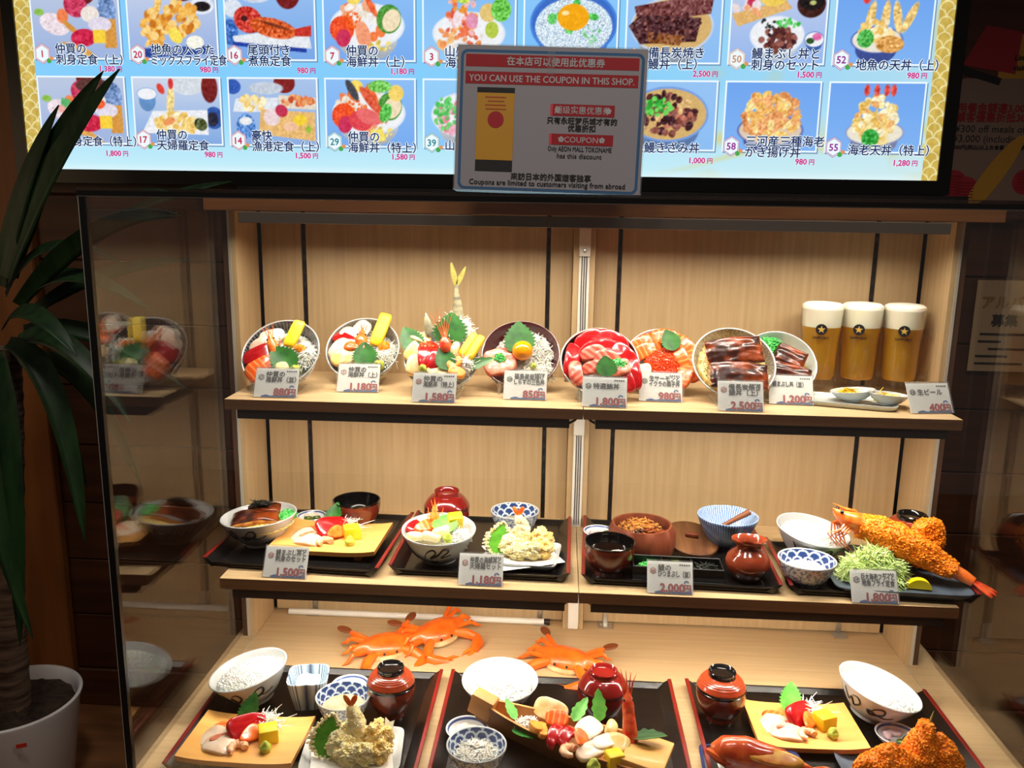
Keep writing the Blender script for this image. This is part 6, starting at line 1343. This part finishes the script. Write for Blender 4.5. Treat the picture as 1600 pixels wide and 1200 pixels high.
F(MB().pad(.018, .011, .0035, 2.2, tp=-.5, bx=4), 'ebi_tail', 'prawn_piece', 'orange fan shaped prawn tail '+w, 'prawn', bp(.004, -.478, .014, 76, 34))
shiso(bp(-.004, -.424, .006, 54, 0, -34), w, 'left of two rear bamboo leaves', L=.044, Wd=.011, m='shiso_light', serr=4); shiso(bp(.036, -.420, .006, 96, 0, -52), w, 'right of two rear bamboo leaves', L=.048, Wd=.011, m='shiso_light', serr=4)
slice_(bp(.018, -.440, .004, 52, 24), w, 'speckled white sea bream slice', 'white_fish_slice', .027, .017, .009, 'squid', bx=-8)
slice_(bp(.022, -.490, .002, 36, 14), w, 'broad cream squid slice', 'squid_slice', .026, .014, .008, 'whitefish', bx=-6); slice_(bp(.040, -.476, .006, 30, 14), w, 'rear cream squid slice', 'squid_slice', .020, .012, .008, 'squid', bx=-6)
slice_(bp(.050, -.448, .008, 80, 20), w, 'knobbly yellow whelk', 'whelk', .014, .009, .011, 'shell', nz=.004, cat='shellfish'); slice_(bp(.060, -.474, .008, -24, 30), w, 'folded golden clam', 'clam', .019, .013, .007, 'shell', bx=-12, cat='shellfish')
pb = F(MB().tube([(0, 0, 0), (.012, 0, .001), (.028, 0, .002), (.044, 0, .001)], [.0115, .0118, .0105, .009], 14), 'prawn_red', 'whole_prawn', 'upright red whole prawn with feelers '+w, 'prawn', bp(.080, -.466, .002, 100, 0, -62))
hm = MB().tube([(0, 0, 0), (.010, 0, .001), (.022, 0, .002), (.034, 0, .004)], [.0092, .0095, .0070, .0008], 14)
for s in (-1, -.5, 0, .5, 1): hm.tube([(.022, s*.004, 0), (.044, s*.009, .003+.004*abs(s)), (.060+.006*s, s*.016, .002)], [.0016, .0011, .0003], 6)
hm.build('prawn_head', 'prawn_red', pb, T(.043, 0, .001))
for s in (-1, 1): MB().blob(.0022, .0022, .0022, 2, X=T(.061, s*.0062, .006)).build('eye', 'eye', pb)
egg_block(bp(.054, -.503, -.010, 22), w, 'yellow omelette block', .012, .011, .022); wasabi(bp(.024, -.518, -.010), w, .010)
F(leaf_mb(.052, .012, 4, .5, 0, .0008), 'bamboo', 'bamboo_leaf', 'folded dark green leaf on the boat stern', 'leaf', T(.082, -.470, DF+.052)@RZ(4)@RY(-6), smooth=40)
# bottom right tray
soup_bowl(T(.239, -.320, DF), 'lidded brown soup bowl on the bottom right tray', .0402, .054, 'lacq_brown', 'lacq_black', True)
sashimi_plate(.364, -.358, DF, .168, .122, 1, 'bottom right', 2)
rice_bowl(.486, -.302, DF, .0672, 'white rice bowl on the bottom right tray', 'on the bottom right tray', (2, 15, 0), .054, True, -20)
pickle(T(.506, -.372, DF), 'on the bottom right tray', 'oval pickle dish behind the bottom right fried food', .0330, .018, ((.15, -.35), (.55, -.1)), True)
square_plate(.488, -.462, DF, .190, .110, 0, 'blue grey plate under the bottom right fried food', 'slate', .012)
w = 'on the bottom right tray'
crumb_obj(lump(.046, .026, .036, 21, 4, .2), 'panko', 'panko_l', 'fried_cutlet', 'left rounded breaded fried cutlet '+w, 'fried fish', T(.456, -.468, DF+.024)@RY(-10), 2600, .0030, 21)
ff = crumb_obj(rod([(0, 0, 0), (.002, .004, .03), (.006, .008, .062), (.008, .010, .086)], [.034, .030, .020, .009], 6, 22, .16), 'panko', 'panko_l', 'fried_fish', 'tall pointed breaded fried fish with tail '+w, 'fried fish', T(.510, -.446, DF+.006)@SCL(1, 1, .86), 2800, .0030, 22)
MB().tube([(0, 0, 0), (.002, .001, .010), (.005, .002, .024)], [.0022, .0016, .0006], 6).build('tail_fin', 'fin', ff, T(.012, .010, .084))
crumb_obj(rod([(0, 0, 0), (-.006, .003, .026), (-.012, .006, .050), (-.018, .008, .066)], [.026, .024, .015, .006], 9, 20, .18), 'panko', 'panko_l', 'fried_fish', 'right leaning breaded fried fish '+w, 'fried fish', T(.552, -.454, DF+.006)@SCL(1, 1, .9), 2000, .0030, 23)
square_plate(.262, -.466, DF, .150, .100, -3, 'white plate with blue rim under the red fish', 'white_ceramic', .011)
F(MB().pad(.0756, .0506, .0012, 9, seg=64, prof=[(.93, 1), (.985, 1.4), (1, .9), (.985, 0), (.93, 0), (.93, 1)], X=T(0, 0, .0112)), 'navy', 'plate_rim', 'blue painted rim line of the red fish plate', 'plate', T(.262, -.466, DF)@RZ(-3))
fs = rod([(-.062, 0, .0), (-.046, .0, .004), (-.020, 0, .006), (.015, 0, .005), (.045, 0, .002), (.068, 0, 0)], [.010, .022, .0245, .022, .014, .006], 5, 20, .10)
fo = F(fs, 'redfish', 'simmered_fish', 'whole simmered red fish on the blue rimmed plate', 'fish', T(.268, -.474, DF+.028)@RZ(-16)@SCL(1.1, .9, 1.1), smooth=180)
MB().tube([(-.068, -.006, .004), (-.052, -.014, .001), (-.034, -.018, -.002)], [.004, .0075, .006], 8).build('lower_jaw', 'redfish', fo)
MB().pad(.040, .013, .006, 2.2, X=T(.016, -.012, .016)@RX(30)).build('opened_flesh', 'redfish_y', fo)
MB().blob(.0042, .0042, .0042, 2, X=T(-.046, -.013, .016)).build('eye', 'eye', fo)
MB().pad(.018, .010, .003, 2, tp=-.5, X=T(.078, 0, .002)@RX(40)).build('tail_fin', 'redfish', fo)
